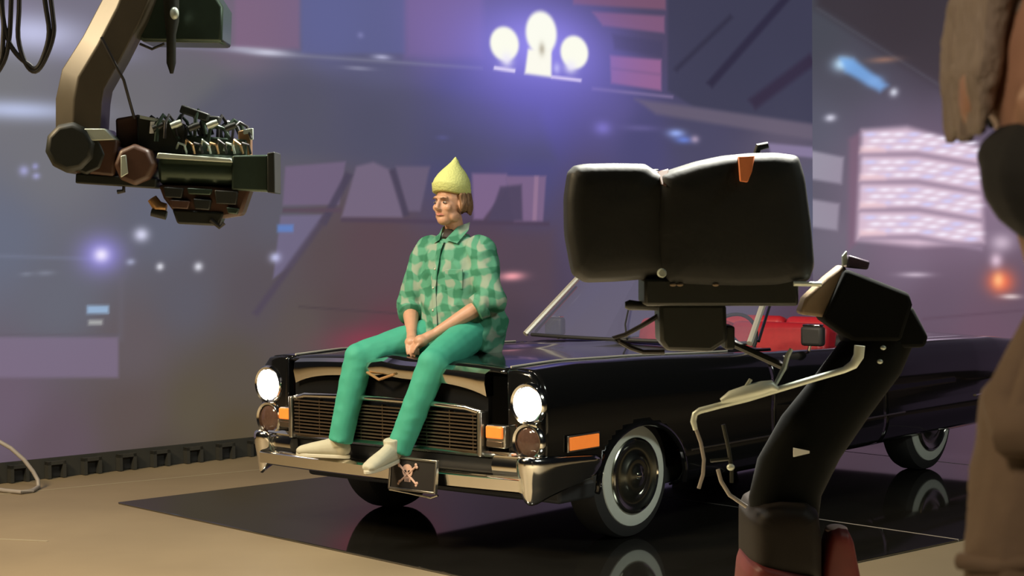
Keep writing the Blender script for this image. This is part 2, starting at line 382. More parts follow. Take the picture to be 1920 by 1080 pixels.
SCREEN_RIGHT = [
('b',0.039,3.509,(62,66,80)),
('b',0.412,3.03,(68,70,86)),
('b',0.935,3.556,(46,40,54)),
('b',0.675,2.614,(72,72,92)),
('b',1.24,3.14,(54,50,66)),
('b',0.09,2.531,(78,82,100)),
('b',0.142,1.964,(82,82,98)),
('b',0.194,1.449,(100,96,112)),
('b',0.932,1.245,(106,92,112)),
('b',1.69,1.742,(120,104,126)),
('b',1.188,0.946,(94,76,96)),
('b',1.935,0.955,(98,76,94)),
('b',0.407,0.73,(92,72,90)),
('b',1.69,0.655,(102,76,96)),
('b',0.931,0.234,(84,62,80)),
('b',1.441,2.636,(70,66,86)),
('b',2.175,2.706,(70,64,80)),
('b',0.93,-0.071,(110,84,112)),
('b',1.936,-0.029,(110,84,112)),
('p',[(0.03,4.125),(2.41,3.942),(2.413,2.408),(1.24,2.942),(0.04,3.745)],0.0819,(44,38,50),0.85),
('p',[(0.035,3.739),(1.287,2.909),(1.295,2.921),(0.044,3.751)],0.0205,(84,88,100),0.5),
('g',0.306,3.188,0.0853,0.0612,(190,226,252),1.0),
('p',[(0.28,3.25),(0.413,3.233),(0.753,2.964),(0.675,2.907),(0.333,3.11)],0.0408,(112,168,232),0.9),
('g',0.623,3.01,0.0733,0.0455,(120,170,230),0.8),
('g',0.81,2.896,0.0363,0.0352,(214,222,236),0.95),
('g',0.712,3.207,0.125,0.0252,(140,104,92),0.9),
('g',0.182,2.677,0.0484,0.0308,(220,222,238),0.9),
('p',[(-0.046,2.375),(0.315,2.294),(0.293,2.038),(-0.047,2.096)],0.0258,(152,150,166),0.95),
('p',[(-0.064,1.905),(0.271,1.849),(0.249,1.592),(-0.076,1.636)],0.0259,(150,146,162),0.95),
('g',1.061,1.999,0.7679,0.6517,(150,116,146),0.6),
('p',[(0.368,2.471),(0.485,2.539),(0.44,1.469),(0.355,1.397)],0.0408,(122,92,116),0.8),
('p',[(0.496,2.549),(0.934,2.564),(1.62,2.354),(1.665,1.471),(1.035,1.437),(0.44,1.499)],0.0458,(218,190,210),0.95),
('g',0.58,2.505,0.0578,0.0183,(208,206,250),0.9),
('g',0.721,2.501,0.0573,0.0182,(246,238,255),0.9),
('g',0.862,2.496,0.0569,0.0181,(246,238,255),0.9),
('g',1.001,2.492,0.0564,0.018,(208,206,250),0.9),
('g',1.138,2.472,0.056,0.018,(246,238,255),0.9),
('g',1.275,2.446,0.0555,0.0179,(246,238,255),0.9),
('g',1.411,2.42,0.0551,0.0178,(208,206,250),0.9),
('g',1.546,2.395,0.0547,0.0178,(246,238,255),0.9),
('g',0.632,2.443,0.0576,0.0182,(246,238,255),0.9),
('g',0.773,2.439,0.0572,0.0182,(246,238,255),0.9),
('g',0.913,2.434,0.0567,0.0181,(208,206,250),0.9),
('g',1.052,2.428,0.0563,0.018,(246,238,255),0.9),
('g',1.189,2.402,0.0558,0.0179,(246,238,255),0.9),
('g',1.326,2.377,0.0554,0.0179,(208,206,250),0.9),
('g',1.461,2.351,0.055,0.0178,(246,238,255),0.9),
('g',1.596,2.326,0.0545,0.0177,(246,238,255),0.9),
('g',0.58,2.384,0.0578,0.0183,(246,238,255),0.9),
('g',0.721,2.38,0.0574,0.0182,(208,206,250),0.9),
('g',0.861,2.376,0.0569,0.0181,(246,238,255),0.9),
('g',1.0,2.372,0.0564,0.0181,(246,238,255),0.9),
('g',1.138,2.352,0.056,0.018,(208,206,250),0.9),
('g',1.275,2.326,0.0556,0.0179,(246,238,255),0.9),
('g',1.411,2.301,0.0551,0.0178,(246,238,255),0.9),
('g',1.546,2.276,0.0547,0.0178,(208,206,250),0.9),
('p',[(0.474,2.336),(1.036,2.33),(1.65,2.205),(1.65,2.166),(1.036,2.28),(0.464,2.295)],0.0255,(150,128,152),0.85),
('p',[(0.485,2.386),(0.726,2.389),(0.726,2.339),(0.474,2.336)],0.0356,(240,200,204),0.7),
('g',0.579,2.241,0.0578,0.0183,(208,206,250),0.9),
('g',0.721,2.238,0.0574,0.0182,(246,238,255),0.9),
('g',0.861,2.235,0.0569,0.0181,(246,238,255),0.9),
('g',1.0,2.231,0.0565,0.0181,(208,206,250),0.9),
('g',1.138,2.212,0.056,0.018,(246,238,255),0.9),
('g',1.275,2.187,0.0556,0.0179,(246,238,255),0.9),
('g',1.411,2.162,0.0551,0.0179,(208,206,250),0.9),
('g',1.546,2.138,0.0547,0.0178,(246,238,255),0.9),
('g',0.632,2.179,0.0577,0.0183,(246,238,255),0.9),
('g',0.773,2.176,0.0572,0.0182,(246,238,255),0.9),
('g',0.913,2.173,0.0568,0.0181,(208,206,250),0.9),
('g',1.051,2.167,0.0563,0.018,(246,238,255),0.9),
('g',1.189,2.143,0.0559,0.018,(246,238,255),0.9),
('g',1.326,2.118,0.0554,0.0179,(208,206,250),0.9),
('g',1.461,2.094,0.055,0.0178,(246,238,255),0.9),
('g',1.596,2.07,0.0546,0.0178,(246,238,255),0.9),
('g',0.579,2.12,0.0578,0.0183,(246,238,255),0.9),
('g',0.721,2.117,0.0574,0.0182,(208,206,250),0.9),
('g',0.861,2.114,0.0569,0.0181,(246,238,255),0.9),
('g',1.0,2.111,0.0565,0.0181,(246,238,255),0.9),
('g',1.138,2.092,0.056,0.018,(208,206,250),0.9),
('g',1.275,2.068,0.0556,0.0179,(246,238,255),0.9),
('g',1.411,2.043,0.0552,0.0179,(246,238,255),0.9),
('g',1.546,2.019,0.0547,0.0178,(208,206,250),0.9),
('p',[(0.474,2.071),(1.036,2.07),(1.65,1.949),(1.65,1.91),(1.036,2.02),(0.463,2.03)],0.0255,(150,128,152),0.85),
('p',[(0.484,2.121),(0.726,2.127),(0.726,2.076),(0.474,2.071)],0.0357,(240,200,204),0.7),
('g',0.579,1.977,0.0579,0.0183,(208,206,250),0.9),
('g',0.72,1.975,0.0574,0.0182,(246,238,255),0.9),
('g',0.861,1.972,0.0569,0.0182,(246,238,255),0.9),
('g',1.0,1.97,0.0565,0.0181,(208,206,250),0.9),
('g',1.138,1.952,0.056,0.018,(246,238,255),0.9),
('g',1.275,1.928,0.0556,0.0179,(246,238,255),0.9),
('g',1.411,1.904,0.0552,0.0179,(208,206,250),0.9),
('g',1.546,1.881,0.0547,0.0178,(246,238,255),0.9),
('g',0.631,1.915,0.0577,0.0183,(246,238,255),0.9),
('g',0.772,1.913,0.0572,0.0182,(246,238,255),0.9),
('g',0.912,1.911,0.0568,0.0181,(208,206,250),0.9),
('g',1.051,1.907,0.0563,0.0181,(246,238,255),0.9),
('g',1.189,1.883,0.0559,0.018,(246,238,255),0.9),
('g',1.325,1.86,0.0554,0.0179,(208,206,250),0.9),
('g',1.461,1.836,0.055,0.0179,(246,238,255),0.9),
('g',1.596,1.813,0.0546,0.0178,(246,238,255),0.9),
('g',0.579,1.855,0.0579,0.0183,(246,238,255),0.9),
('g',0.72,1.853,0.0574,0.0182,(208,206,250),0.9),
('g',0.861,1.851,0.057,0.0182,(246,238,255),0.9),
('g',1.0,1.85,0.0565,0.0181,(246,238,255),0.9),
('g',1.138,1.832,0.0561,0.018,(208,206,250),0.9),
('g',1.275,1.808,0.0556,0.018,(246,238,255),0.9),
('g',1.411,1.785,0.0552,0.0179,(246,238,255),0.9),
('g',1.546,1.762,0.0548,0.0178,(208,206,250),0.9),
('p',[(0.473,1.806),(1.036,1.809),(1.65,1.693),(1.65,1.653),(1.036,1.759),(0.462,1.765)],0.0255,(150,128,152),0.85),
('p',[(0.484,1.856),(0.725,1.863),(0.725,1.813),(0.473,1.806)],0.0357,(240,200,204),0.7),
('g',0.578,1.713,0.0579,0.0183,(208,206,250),0.9),
('g',0.72,1.711,0.0574,0.0182,(246,238,255),0.9),
('g',0.86,1.71,0.057,0.0182,(246,238,255),0.9),
('g',1.0,1.709,0.0565,0.0181,(208,206,250),0.9),
('g',1.138,1.691,0.0561,0.018,(246,238,255),0.9),
('g',1.275,1.669,0.0556,0.018,(246,238,255),0.9),
('g',1.411,1.646,0.0552,0.0179,(208,206,250),0.9),
('g',1.546,1.624,0.0548,0.0178,(246,238,255),0.9),
('g',0.631,1.651,0.0577,0.0183,(246,238,255),0.9),
('g',0.772,1.65,0.0573,0.0182,(246,238,255),0.9),
('g',0.912,1.649,0.0568,0.0182,(208,206,250),0.9),
('g',1.051,1.646,0.0564,0.0181,(246,238,255),0.9),
('g',1.189,1.623,0.0559,0.018,(246,238,255),0.9),
('g',1.325,1.601,0.0555,0.0179,(208,206,250),0.9),
('g',1.461,1.578,0.055,0.0179,(246,238,255),0.9),
('g',1.596,1.556,0.0546,0.0178,(246,238,255),0.9),
('g',0.578,1.591,0.0579,0.0183,(246,238,255),0.9),
('g',0.72,1.59,0.0575,0.0183,(208,206,250),0.9),
('g',0.86,1.589,0.057,0.0182,(246,238,255),0.9),
('g',0.999,1.588,0.0565,0.0181,(246,238,255),0.9),
('g',1.138,1.571,0.0561,0.018,(208,206,250),0.9),
('g',1.275,1.549,0.0557,0.018,(246,238,255),0.9),
('g',1.411,1.527,0.0552,0.0179,(246,238,255),0.9),
('g',1.546,1.505,0.0548,0.0178,(208,206,250),0.9),
('p',[(0.472,1.54),(1.035,1.548),(1.65,1.436),(1.65,1.397),(1.035,1.497),(0.462,1.499)],0.0255,(150,128,152),0.85),
('p',[(0.483,1.591),(0.725,1.6),(0.725,1.549),(0.472,1.54)],0.0357,(240,200,204),0.7),
('g',1.818,1.111,0.1079,0.0985,(244,108,74),1.0),
('g',1.798,1.126,0.0442,0.0591,(255,190,130),0.9),
('g',1.778,1.308,0.0491,0.0591,(226,196,216),0.9),
('g',1.827,1.47,0.0882,0.0688,(214,192,212),0.8),
('g',1.014,1.17,0.1234,0.0202,(196,178,196),0.9),
('g',1.911,0.974,0.0781,0.0196,(226,206,206),0.9),
('p',[(1.086,0.746),(2.416,0.881),(2.415,0.896),(1.085,0.761)],0.0201,(84,60,80),0.6),
('p',[(-0.135,0.517),(2.416,0.559),(2.416,0.588),(-0.135,0.548)],0.0313,(120,92,116),0.5)]
def srgb(c): 
    c = np.asarray(c, float) / 255.0
    return np.where(c <= 0.04045, c / 12.92, ((c + 0.055) / 1.055) ** 2.4)
def paint(S, Z, shapes):
    """what the screen displays: colour at every point (S along, Z up) of the screen"""
    pts = np.array([(s[1], s[2]) for s in shapes if s[0] == 'b']); cols = np.array([s[3] for s in shapes if s[0] == 'b'], float)
    num = np.zeros((len(S), 3)); den = np.zeros(len(S))
    for (a, b), c in zip(pts, cols):
        w = 1.0 / (((S - a) ** 2 + (Z - b) ** 2) + 0.02) ** 1.6; num += w[:, None] * c; den += w
    out = num / den[:, None]
    for s in shapes:
        if s[0] == 'b': continue
        if s[0] == 'p':
            P = np.array(s[1]); soft = max(s[2], 0.004); c, al = s[3], s[4]; pad = soft * 1.5
            lo, hi = P.min(0) - pad, P.max(0) + pad
        else:
            k = 3.2 if s[0] == 'g' else 1.5
            lo = np.array((s[1] - k * s[3], s[2] - k * s[4])); hi = np.array((s[1] + k * s[3], s[2] + k * s[4]))
        I = np.nonzero((S > lo[0]) & (S < hi[0]) & (Z > lo[1]) & (Z < hi[1]))[0]
        if not len(I): continue
        x, y = S[I], Z[I]
        if s[0] == 'p':
            d2 = np.full(len(I), 1e9); ins = np.zeros(len(I), bool); n = len(P)
            for i in range(n):
                a, b = P[i], P[(i + 1) % n]; e = b - a; L2 = e @ e + 1e-12
                t = np.clip(((x - a[0]) * e[0] + (y - a[1]) * e[1]) / L2, 0, 1)
                d2 = np.minimum(d2, (x - a[0] - t * e[0]) ** 2 + (y - a[1] - t * e[1]) ** 2)
                cr = ((a[1] > y) != (b[1] > y)); xi = a[0] + (y - a[1]) / (e[1] + 1e-12) * e[0]; ins ^= cr & (x < xi)
            d = np.sqrt(d2) * np.where(ins, 1, -1); w = np.clip(0.5 + d / (2 * soft), 0, 1); w = w * w * (3 - 2 * w) * al
        elif s[0] == 'e':
            r = np.sqrt(((x - s[1]) / s[3]) ** 2 + ((y - s[2]) / s[4]) ** 2); w = np.clip(0.5 + (1 - r) / (2 * s[5]), 0, 1); w = w * w * (3 - 2 * w) * s[7]; c = s[6]
        else:
            w = np.exp(-0.5 * (((x - s[1]) / (s[3] * 0.8)) ** 2 + ((y - s[2]) / (s[4] * 0.8)) ** 2)) * s[6]; c = s[5]
        out[I] = out[I] * (1 - w[:, None]) + np.array(c, float) * w[:, None]
    return srgb(out)
def led_material():
    m = bpy.data.materials.new('led_screen'); m.use_nodes = True; nt = m.node_tree; b = nt.nodes['Principled BSDF']
    at_ = nt.nodes.new('ShaderNodeAttribute'); at_.attribute_name = 'picture'; b.inputs['Base Color'].default_value = (0.008, 0.008, 0.009, 1); b.inputs['Roughness'].default_value = 0.6
    nt.links.new(at_.outputs['Color'], b.inputs['Emission Color']); b.inputs['Emission Strength'].default_value = 1.0; m.cycles.emission_sampling = 'NONE'; M['led'] = m
led_material()
SCREEN_O = Vector((-3.40, 11.95, 0)); SCREEN_D = Vector((0.745, 0.667, 0)).normalized()
def led_wall(name, o, d, s0, s1, z0, z1, step, shapes, label):
    ns, nz = int((s1 - s0) / step), int((z1 - z0) / step)
    s = np.linspace(s0, s1, ns + 1); z = np.linspace(z0, z1, nz + 1); S, Z = np.meshgrid(s, z); S, Z = S.ravel(), Z.ravel()
    V = np.stack([o.x + S * d.x, o.y + S * d.y, Z], 1)
    i = np.arange(ns)[None, :] + (ns + 1) * np.arange(nz)[:, None]; Q = np.stack([i, i + 1, i + ns + 2, i + ns + 1], -1).reshape(-1, 4)
    # cabinet depth behind the face
    n = Vector((-d.y, d.x, 0)); k = len(V)
    back = [(o.x + a * d.x + n.x * 0.12, o.y + a * d.y + n.y * 0.12, b) for b in (z0, z1) for a in (s0, s1)]
    c00, c10, c01, c11 = 0, ns, nz * (ns + 1), nz * (ns + 1) + ns
    V = np.concatenate([V, np.array(back)])
    faces = [tuple(f) for f in Q.tolist()] + [(k + 1, k, k + 2, k + 3), (c00, k, k + 1, c10), (c01, c11, k + 3, k + 2), (c00, c01, k + 2, k), (c10, k + 1, k + 3, c11)]
    me = bpy.data.meshes.new(name); me.from_pydata(V.tolist(), [], faces)
    C = np.zeros((len(V), 4), np.float32); C[:, 3] = 1; C[:k, :3] = paint(S, Z, shapes)
    a = me.color_attributes.new('picture', 'FLOAT_COLOR', 'POINT'); a.data.foreach_set('color', C.ravel())
    me.materials.append(M['led']); me.materials.append(M['rail_black'])
    for p in me.polygons[-5:]: p.material_index = 1
    ob = bpy.data.objects.new(name, me); col.objects.link(ob); tag(ob, label, 'led wall', kind='structure'); return ob
led_wall('wall_back', SCREEN_O, SCREEN_D, -1.6, 8.49, 0.14, 4.9, 0.0145, SCREEN_BACK, 'large violet grey screen wall showing a street lamp and a long vehicle')
CORNER = SCREEN_O + SCREEN_D * 8.49; RIGHT_D = Vector((0.87, -0.493, 0)).normalized()
led_wall('wall_right', CORNER, RIGHT_D, 0.0, 7.0, 0.14, 4.9, 0.018, SCREEN_RIGHT, 'screen wall right of the seam showing a lit pink building front')
# ------------------------------------------------------------------ floor
fl = MB().box((0, 11, -0.05), (30, 30, 0.1)).build('floor', 'stage_floor', smooth=0); tag(fl, 'tan stage floor with black mirror plates laid on it', 'floor', kind='structure')
PLATE_O = Vector((-2.42, 11.03, 0)); E2 = Vector((0.667, -0.745, 0)).normalized()
for k in range(3):
    a0, a1 = 2.5 * k + (0.008 if k else 0), 2.5 * (k + 1)
    P = [PLATE_O + SCREEN_D * a + E2 * b for a, b in ((a0, 0), (a1, 0), (a1, 4.33), (a0, 4.33))]
    o = MB().slab([p + Vector((0, 0, 0.001)) for p in P], (0, 0, 0.011)).build('floor_plate', 'gloss_plate', fl, bevel=0.003, smooth=0)
# bright joint strips between the plates
for k in (1, 2):
    P = [PLATE_O + SCREEN_D * (2.5 * k + da) + E2 * b for da, b in ((0.001, 0), (0.007, 0), (0.007, 4.33), (0.001, 4.33))]
    MB().slab([p + Vector((0, 0, 0.001)) for p in P], (0, 0, 0.0125)).build('joint_strip', 'cable_grey', fl, smooth=0)
for (x0, y0), (x1, y1) in (((-3.30, 11.45), (-1.72, 12.55)), ((-2.95, 9.86), (-2.52, 9.74))):
    a_, b_ = Vector((x0, y0, 0.0005)), Vector((x1, y1, 0.0005)); nn = (b_ - a_).cross(Vector((0, 0, 1))).normalized() * 0.012
    MB().slab([a_ - nn, b_ - nn, b_ + nn, a_ + nn], (0, 0, 0.0012)).build('tape_strip', 'tape', fl, smooth=0)
# foot of the screen: rail with black brackets
def rail(name, o, d, s0, s1):
    n = Vector((d.y, -d.x, 0)); base = lambda s, dn, z: o + d * s + n * dn + Vector((0, 0, z))
    if n.y > 0: n = -n
    r = MB().slab([base(s0, -0.10, 0.0), base(s1, -0.10, 0.0), base(s1, 0.0, 0.0), base(s0, 0.0, 0.0)], (0, 0, 0.14)).build(name, 'rail_black', smooth=0, bevel=0.004)
    tag(r, 'black rail under the screen wall with a row of square brackets', 'rail', kind='structure')
    s = s0 + 0.1; L = None
    while s < s1 - 0.1:
        b = MB()
        for ds in (-0.055, 0.055): b.slab([base(s + ds - 0.012, 0.0, 0.004), base(s + ds + 0.012, 0.0, 0.004), base(s + ds + 0.012, 0.05, 0.004), base(s + ds - 0.012, 0.05, 0.004)], (0, 0, 0.115))
        b.slab([base(s - 0.067, 0.0, 0.095), base(s + 0.067, 0.0, 0.095), base(s + 0.067, 0.05, 0.095), base(s - 0.067, 0.05, 0.095)], (0, 0, 0.022))
        b.build('bracket', 'rail_black', r, smooth=0)
        MB().slab([base(s - 0.05, 0.0, 0.01), base(s + 0.05, 0.0, 0.01), base(s + 0.05, 0.006, 0.01), base(s - 0.05, 0.006, 0.01)], (0, 0, 0.08)).build('bracket_slot', 'tire', r, smooth=0)
        s += 0.27
rail('baseboard_back', SCREEN_O, SCREEN_D, -1.6, 8.49)
rail('baseboard_right', CORNER, RIGHT_D, 0.0, 7.0)
# ------------------------------------------------------------------ the car (x = its left side, y = towards its tail, z up)
CAR_LOC, CAR_YAW = Vector((-0.0533, 10.2588, 0.012)), -0.70567
car = empty('convertible_car', CAR_LOC, CAR_YAW)
tag(car, 'black classic open-top car with whitewall tyres, lit headlamps and chrome bumper', 'car')
def lerp(tab, y):
    if y <= tab[0][0]: return tab[0][1]
    for (a, u), (b, v) in zip(tab, tab[1:]):
        if y <= b:
            t = (y - a) / (b - a); t = t * t * (3 - 2 * t) * 0.4 + t * 0.6; return u + (v - u) * t
    return tab[-1][1]
TOP = [(-0.95, 0.955), (-0.5, 0.968), (0.0, 0.958), (1.0, 0.925), (1.45, 0.908), (2.5, 0.885), (3.3, 0.875), (4.2, 0.85), (4.8, 0.80)]
HALF = [(-0.95, 1.035), (-0.3, 1.05), (2.0, 1.055), (3.8, 1.05), (4.8, 1.0)]
FAX, RAX, TR = -0.12, 3.27, 0.335
def side_ring(y):
    t, h = lerp(TOP, y), lerp(HALF, y)
    return [(h - 0.25, t - 0.012), (h - 0.245, t - 0.002), (h - 0.16, t), (h - 0.095, t - 0.006), (h - 0.055, t - 0.03), (h - 0.02, t - 0.085), (h - 0.004, t - 0.14), (h, t - 0.20),
            (h - 0.002, t - 0.28), (h - 0.006, 0.60), (h - 0.006, 0.54), (h - 0.004, 0.48), (h, 0.43), (h - 0.002, 0.38), (h - 0.02, 0.32), (h - 0.05, 0.27), (h - 0.12, 0.24)]
def side_panel(name, y0, y1, sg, step=0.03):
    ys = [y0 + (y1 - y0) * i / max(1, int((y1 - y0) / step)) for i in range(max(1, int((y1 - y0) / step)) + 1)]
    rings = []
    for y in ys:
        base = side_ring(y); dense = []
        for (xa, za), (xb, zb) in zip(base, base[1:]):
            n = max(1, int(abs(za - zb) / 0.022))
            dense += [(xa + (xb - xa) * k / n, za + (zb - za) * k / n) for k in range(n)]
        rings.append(dense + [base[-1]])
    m = min(len(r) for r in rings)
    # resample every ring to the same number of points
    def res(r, n=44):
        L = [0]
        for a, b in zip(r, r[1:]): L.append(L[-1] + math.hypot(b[0] - a[0], b[1] - a[1]))
        out = []; j = 0
        for k in range(n):
            s = L[-1] * k / (n - 1)
            while j < len(L) - 2 and L[j + 1] < s: j += 1
            t = (s - L[j]) / max(1e-9, L[j + 1] - L[j]); out.append((r[j][0] + (r[j + 1][0] - r[j][0]) * t, r[j][1] + (r[j + 1][1] - r[j][1]) * t))
        return out
    V = []; Fc = []; n = 44
    for y, r in zip(ys, rings): V += [[sg * x, y, z] for x, z in res(r)]
    def arch(y, z):
        best = 9
        for ay, rz, ry in ((FAX + 0.03, 0.305, 0.385),):
            best = min(best, math.hypot((y - ay) / ry, (z - 0.32) / rz) if z > 0.32 else abs(y - ay) / ry)
        return best
    for i in range(len(ys) - 1):
        for k in range(n - 1):
            q = (i * n + k, i * n + k + 1, (i + 1) * n + k + 1, (i + 1) * n + k)
            cy = sum(V[a][1] for a in q) / 4; cz = sum(V[a][2] for a in q) / 4
            if arch(cy, cz) > 1 and not (cz < 0.44 and cy < FAX - 0.36): Fc.append(q)
    for v in V:     # pull the ragged edge of the opening onto the arch
        a = arch(v[1], v[2])
        if a < 1.0:
            ay, rz, ry = min(((FAX + 0.03, 0.305, 0.385),), key=lambda t: abs(v[1] - t[0]))
            if v[2] > 0.32: s = 1 / max(a, 0.3); v[1] = ay + (v[1] - ay) * s; v[2] = 0.32 + (v[2] - 0.32) * s
            else: v[1] = ay + math.copysign(ry, v[1] - ay)
    cnt = {}
    for q in Fc:
        for a, c in zip(q, q[1:] + q[:1]): e = (min(a, c), max(a, c)); cnt[e] = cnt.get(e, 0) + 1
    for i in {i for e, c in cnt.items() if c == 1 for i in e}:
        v = V[i]; ay, rz, ry = min(((FAX + 0.03, 0.305, 0.385),), key=lambda t: abs(v[1] - t[0])); a = arch(v[1], v[2])
        if a < 1.32 and y0 + 0.001 < v[1] < y1 - 0.001 and v[2] < 0.8:
            if v[2] > 0.32: v[1] = ay + (v[1] - ay) / a; v[2] = 0.32 + (v[2] - 0.32) / a
            elif v[2] > 0.25: v[1] = ay + math.copysign(ry, v[1] - ay)
    b = MB(); b.add(V, Fc); return b.build(name, 'black_paint', car, thick=0.012 , smooth=50)
for sg in (1, -1):
    side_panel('front_fender', -0.88, 1.18, sg); side_panel('door', 1.188, 2.50, sg); side_panel('rear_quarter', 2.508, 4.78, sg)
# hood: crowned sheet with centre ridge, rolled over at the nose
def hood_z(x, y):
    t = lerp(TOP, y) - 0.006; a = abs(x) / 0.80
    return t + 0.028 * (1 - a ** 2.4) - 0.0 + 0.016 * max(0, 1 - abs(x) / 0.16) ** 1.5
rings = []
for i in range(41):
    y = -0.90 + 1.98 * i / 40; drop = 0.0
    rings.append([Vector((-0.798 + 1.596 * k / 40, y - 0.03 * (1 - (abs(-1 + k / 20)) ** 2) * (1 if i < 3 else 0), hood_z(-0.798 + 1.596 * k / 40, y) - (0.012 if i == 0 else 0))) for k in range(41)])
MB().loft(rings, closed_ring=False).build('hood', 'black_paint', car, thick=0.015, smooth=50)
# chrome brow along the nose of the hood
ring = []
for k in range(33):
    x = -0.70 + 1.40 * k / 32; a = abs(x) / 0.70; zt = hood_z(x, -0.9) - 0.012; yy = -0.945 - 0.035 * (1 - (x / 0.8) ** 2) + 0.012
    zb = zt - 0.088 - 0.045 * a ** 5
    ring.append([Vector((x, yy + 0.03, zt)), Vector((x, yy - 0.012, zt - 0.018)), Vector((x, yy - 0.02, (zt + zb) / 2)), Vector((x, yy - 0.004, zb)), Vector((x, yy + 0.05, zb)), Vector((x, yy + 0.05, zt - 0.02))])
MB().loft(ring).build('hood_brow', 'chrome', car)
# cowl
cw = []
for k in range(25):
    x = -0.80 + 1.6 * k / 24; z = hood_z(x, 1.08) - 0.004; c = 0.24 * (x / 0.8) ** 2
    cw.append([Vector((x, 1.075, z)), Vector((x, 1.16 + c * 0.6, z + 0.012)), Vector((x, 1.30 + c, z + 0.004)), Vector((x, 1.36 + c, z - 0.06))])
MB().loft(cw, closed_ring=False).build('cowl', 'black_paint', car, thick=0.012)
# trunk deck and folded-top well
tk = []
for i in range(15):
    y = 3.05 + 1.73 * i / 14
    tk.append([Vector((-0.80 + 1.6 * k / 16, y, lerp(TOP, y) - 0.012 + 0.035 * (1 - (abs(-1 + k / 8)) ** 2.4))) for k in range(17)])
MB().loft(tk, closed_ring=False).build('trunk_lid', 'black_paint', car, thick=0.015)
MB().box((0, 2.86, 0.84), (1.52, 0.40, 0.16)).build('folded_top', 'dark_trim', car, bevel=0.06, seg=4)
MB().box((0, 4.74, 0.55), (1.9, 0.08, 0.42)).build('tail_panel', 'black_paint', car, bevel=0.03)
MB().box((0, 4.86, 0.42), (2.0, 0.14, 0.16)).build('rear_bumper', 'chrome', car, bevel=0.04, seg=3)
MB().box((0, 1.95, 0.30), (1.86, 5.2, 0.10)).build('underbody', 'dark_trim', car, bevel=0.02)
MB().box((0, 0.35, 0.62), (1.40, 1.2, 0.50)).build('engine_bay', 'dark_trim', car, bevel=0.03)
# nose: fender caps with stacked headlamps
for sg in (1, -1):
    ol = [(0.80, 0.50), (1.02, 0.50), (1.035, 0.60), (1.03, 0.78), (1.0, 0.90), (0.955, 0.945), (0.86, 0.955), (0.80, 0.95)]
    r0 = [Vector((sg * x, -0.86, z)) for x, z in ol]; r1 = [Vector((sg * (0.915 + (x - 0.915) * 0.96), -0.905, 0.72 + (z - 0.72) * 0.985)) for x, z in ol]; r2 = [Vector((sg * (0.915 + (x - 0.915) * 0.80), -0.915, 0.72 + (z - 0.72) * 0.93)) for x, z in ol]
    MB().loft([r0, r1, r2]).build('fender_cap', 'black_paint', car, bevel=0.006)
    for z, lit in ((0.795, True), (0.605, False)):
        r = 0.088 if lit else 0.078
        h = empty('headlamp', (sg * 0.95, -0.905, z - 0.008)); h.parent = car
        MB().lathe([(r + 0.022, 0.0), (r + 0.022, 0.018), (r + 0.012, 0.03), (r, 0.024), (r, 0.004)], (0, 0, 0), (0, -1, 0), 32).build('bezel', 'chrome', h)
        MB().lathe([(r - 0.001, 0.008), (r * 0.9, 0.018), (r * 0.6, 0.027), (r * 0.25, 0.031), (0.0, 0.032)], (0, 0, 0), (0, -1, 0), 32).build('lens', 'headlight_on' if lit else 'lens_off', h)
# grille: frame, header bar, thin slats, recessed dark backing
MB().box((-0.02, -0.905, 0.675), (1.42, 0.03, 0.36)).build('grille_backing', 'grille_dark', car)
hb = [(-0.72, -0.94, 0.728), (-0.60, -0.965, 0.752), (-0.3, -0.98, 0.762), (0.0, -0.985, 0.765), (0.3, -0.98, 0.762), (0.58, -0.965, 0.752), (0.68, -0.94, 0.726)]
MB().tube(hb, 0.016, 10).build('grille_header', 'chrome', car)
for k in range(11):
    z = 0.535 + k * 0.0185; MB().box((-0.02, -0.955 + 0.004 * (k % 2), z), (1.34, 0.03, 0.0075)).build('grille_slat', 'grille_metal', car, smooth=0)
for k in range(9):
    x = -0.66 + k * 0.16; MB().box((x, -0.945, 0.632), (0.006, 0.03, 0.20)).build('grille_upright', 'grille_metal', car, smooth=0)
for x in (-0.715, 0.675): MB().box((x, -0.945, 0.625), (0.028, 0.07, 0.23)).build('grille_end', 'dull_chrome', car, bevel=0.008)
for sg in (1, -1):
    lamp = MB().box((sg * 0.765 - 0.005, -0.925, 0.615), (0.125, 0.05, 0.115)).build('turn_signal', 'dull_chrome', car, bevel=0.008)
    MB().box((sg * 0.765 - 0.005, -0.955, 0.637), (0.105, 0.02, 0.062)).build('amber_lens', 'amber', lamp, bevel=0.006)
    MB().box((sg * 0.765 - 0.005, -0.953, 0.578), (0.105, 0.014, 0.030)).build('reflector_strip', 'grille_metal', lamp, bevel=0.003)
    mk = MB().box((sg * 1.045, -0.60, 0.575), (0.012, 0.26, 0.085)).build('side_marker', 'dull_chrome', car, bevel=0.004)
    MB().box((sg * 1.053, -0.60, 0.575), (0.010, 0.235, 0.066)).build('amber_lens', 'amber', mk, bevel=0.003)
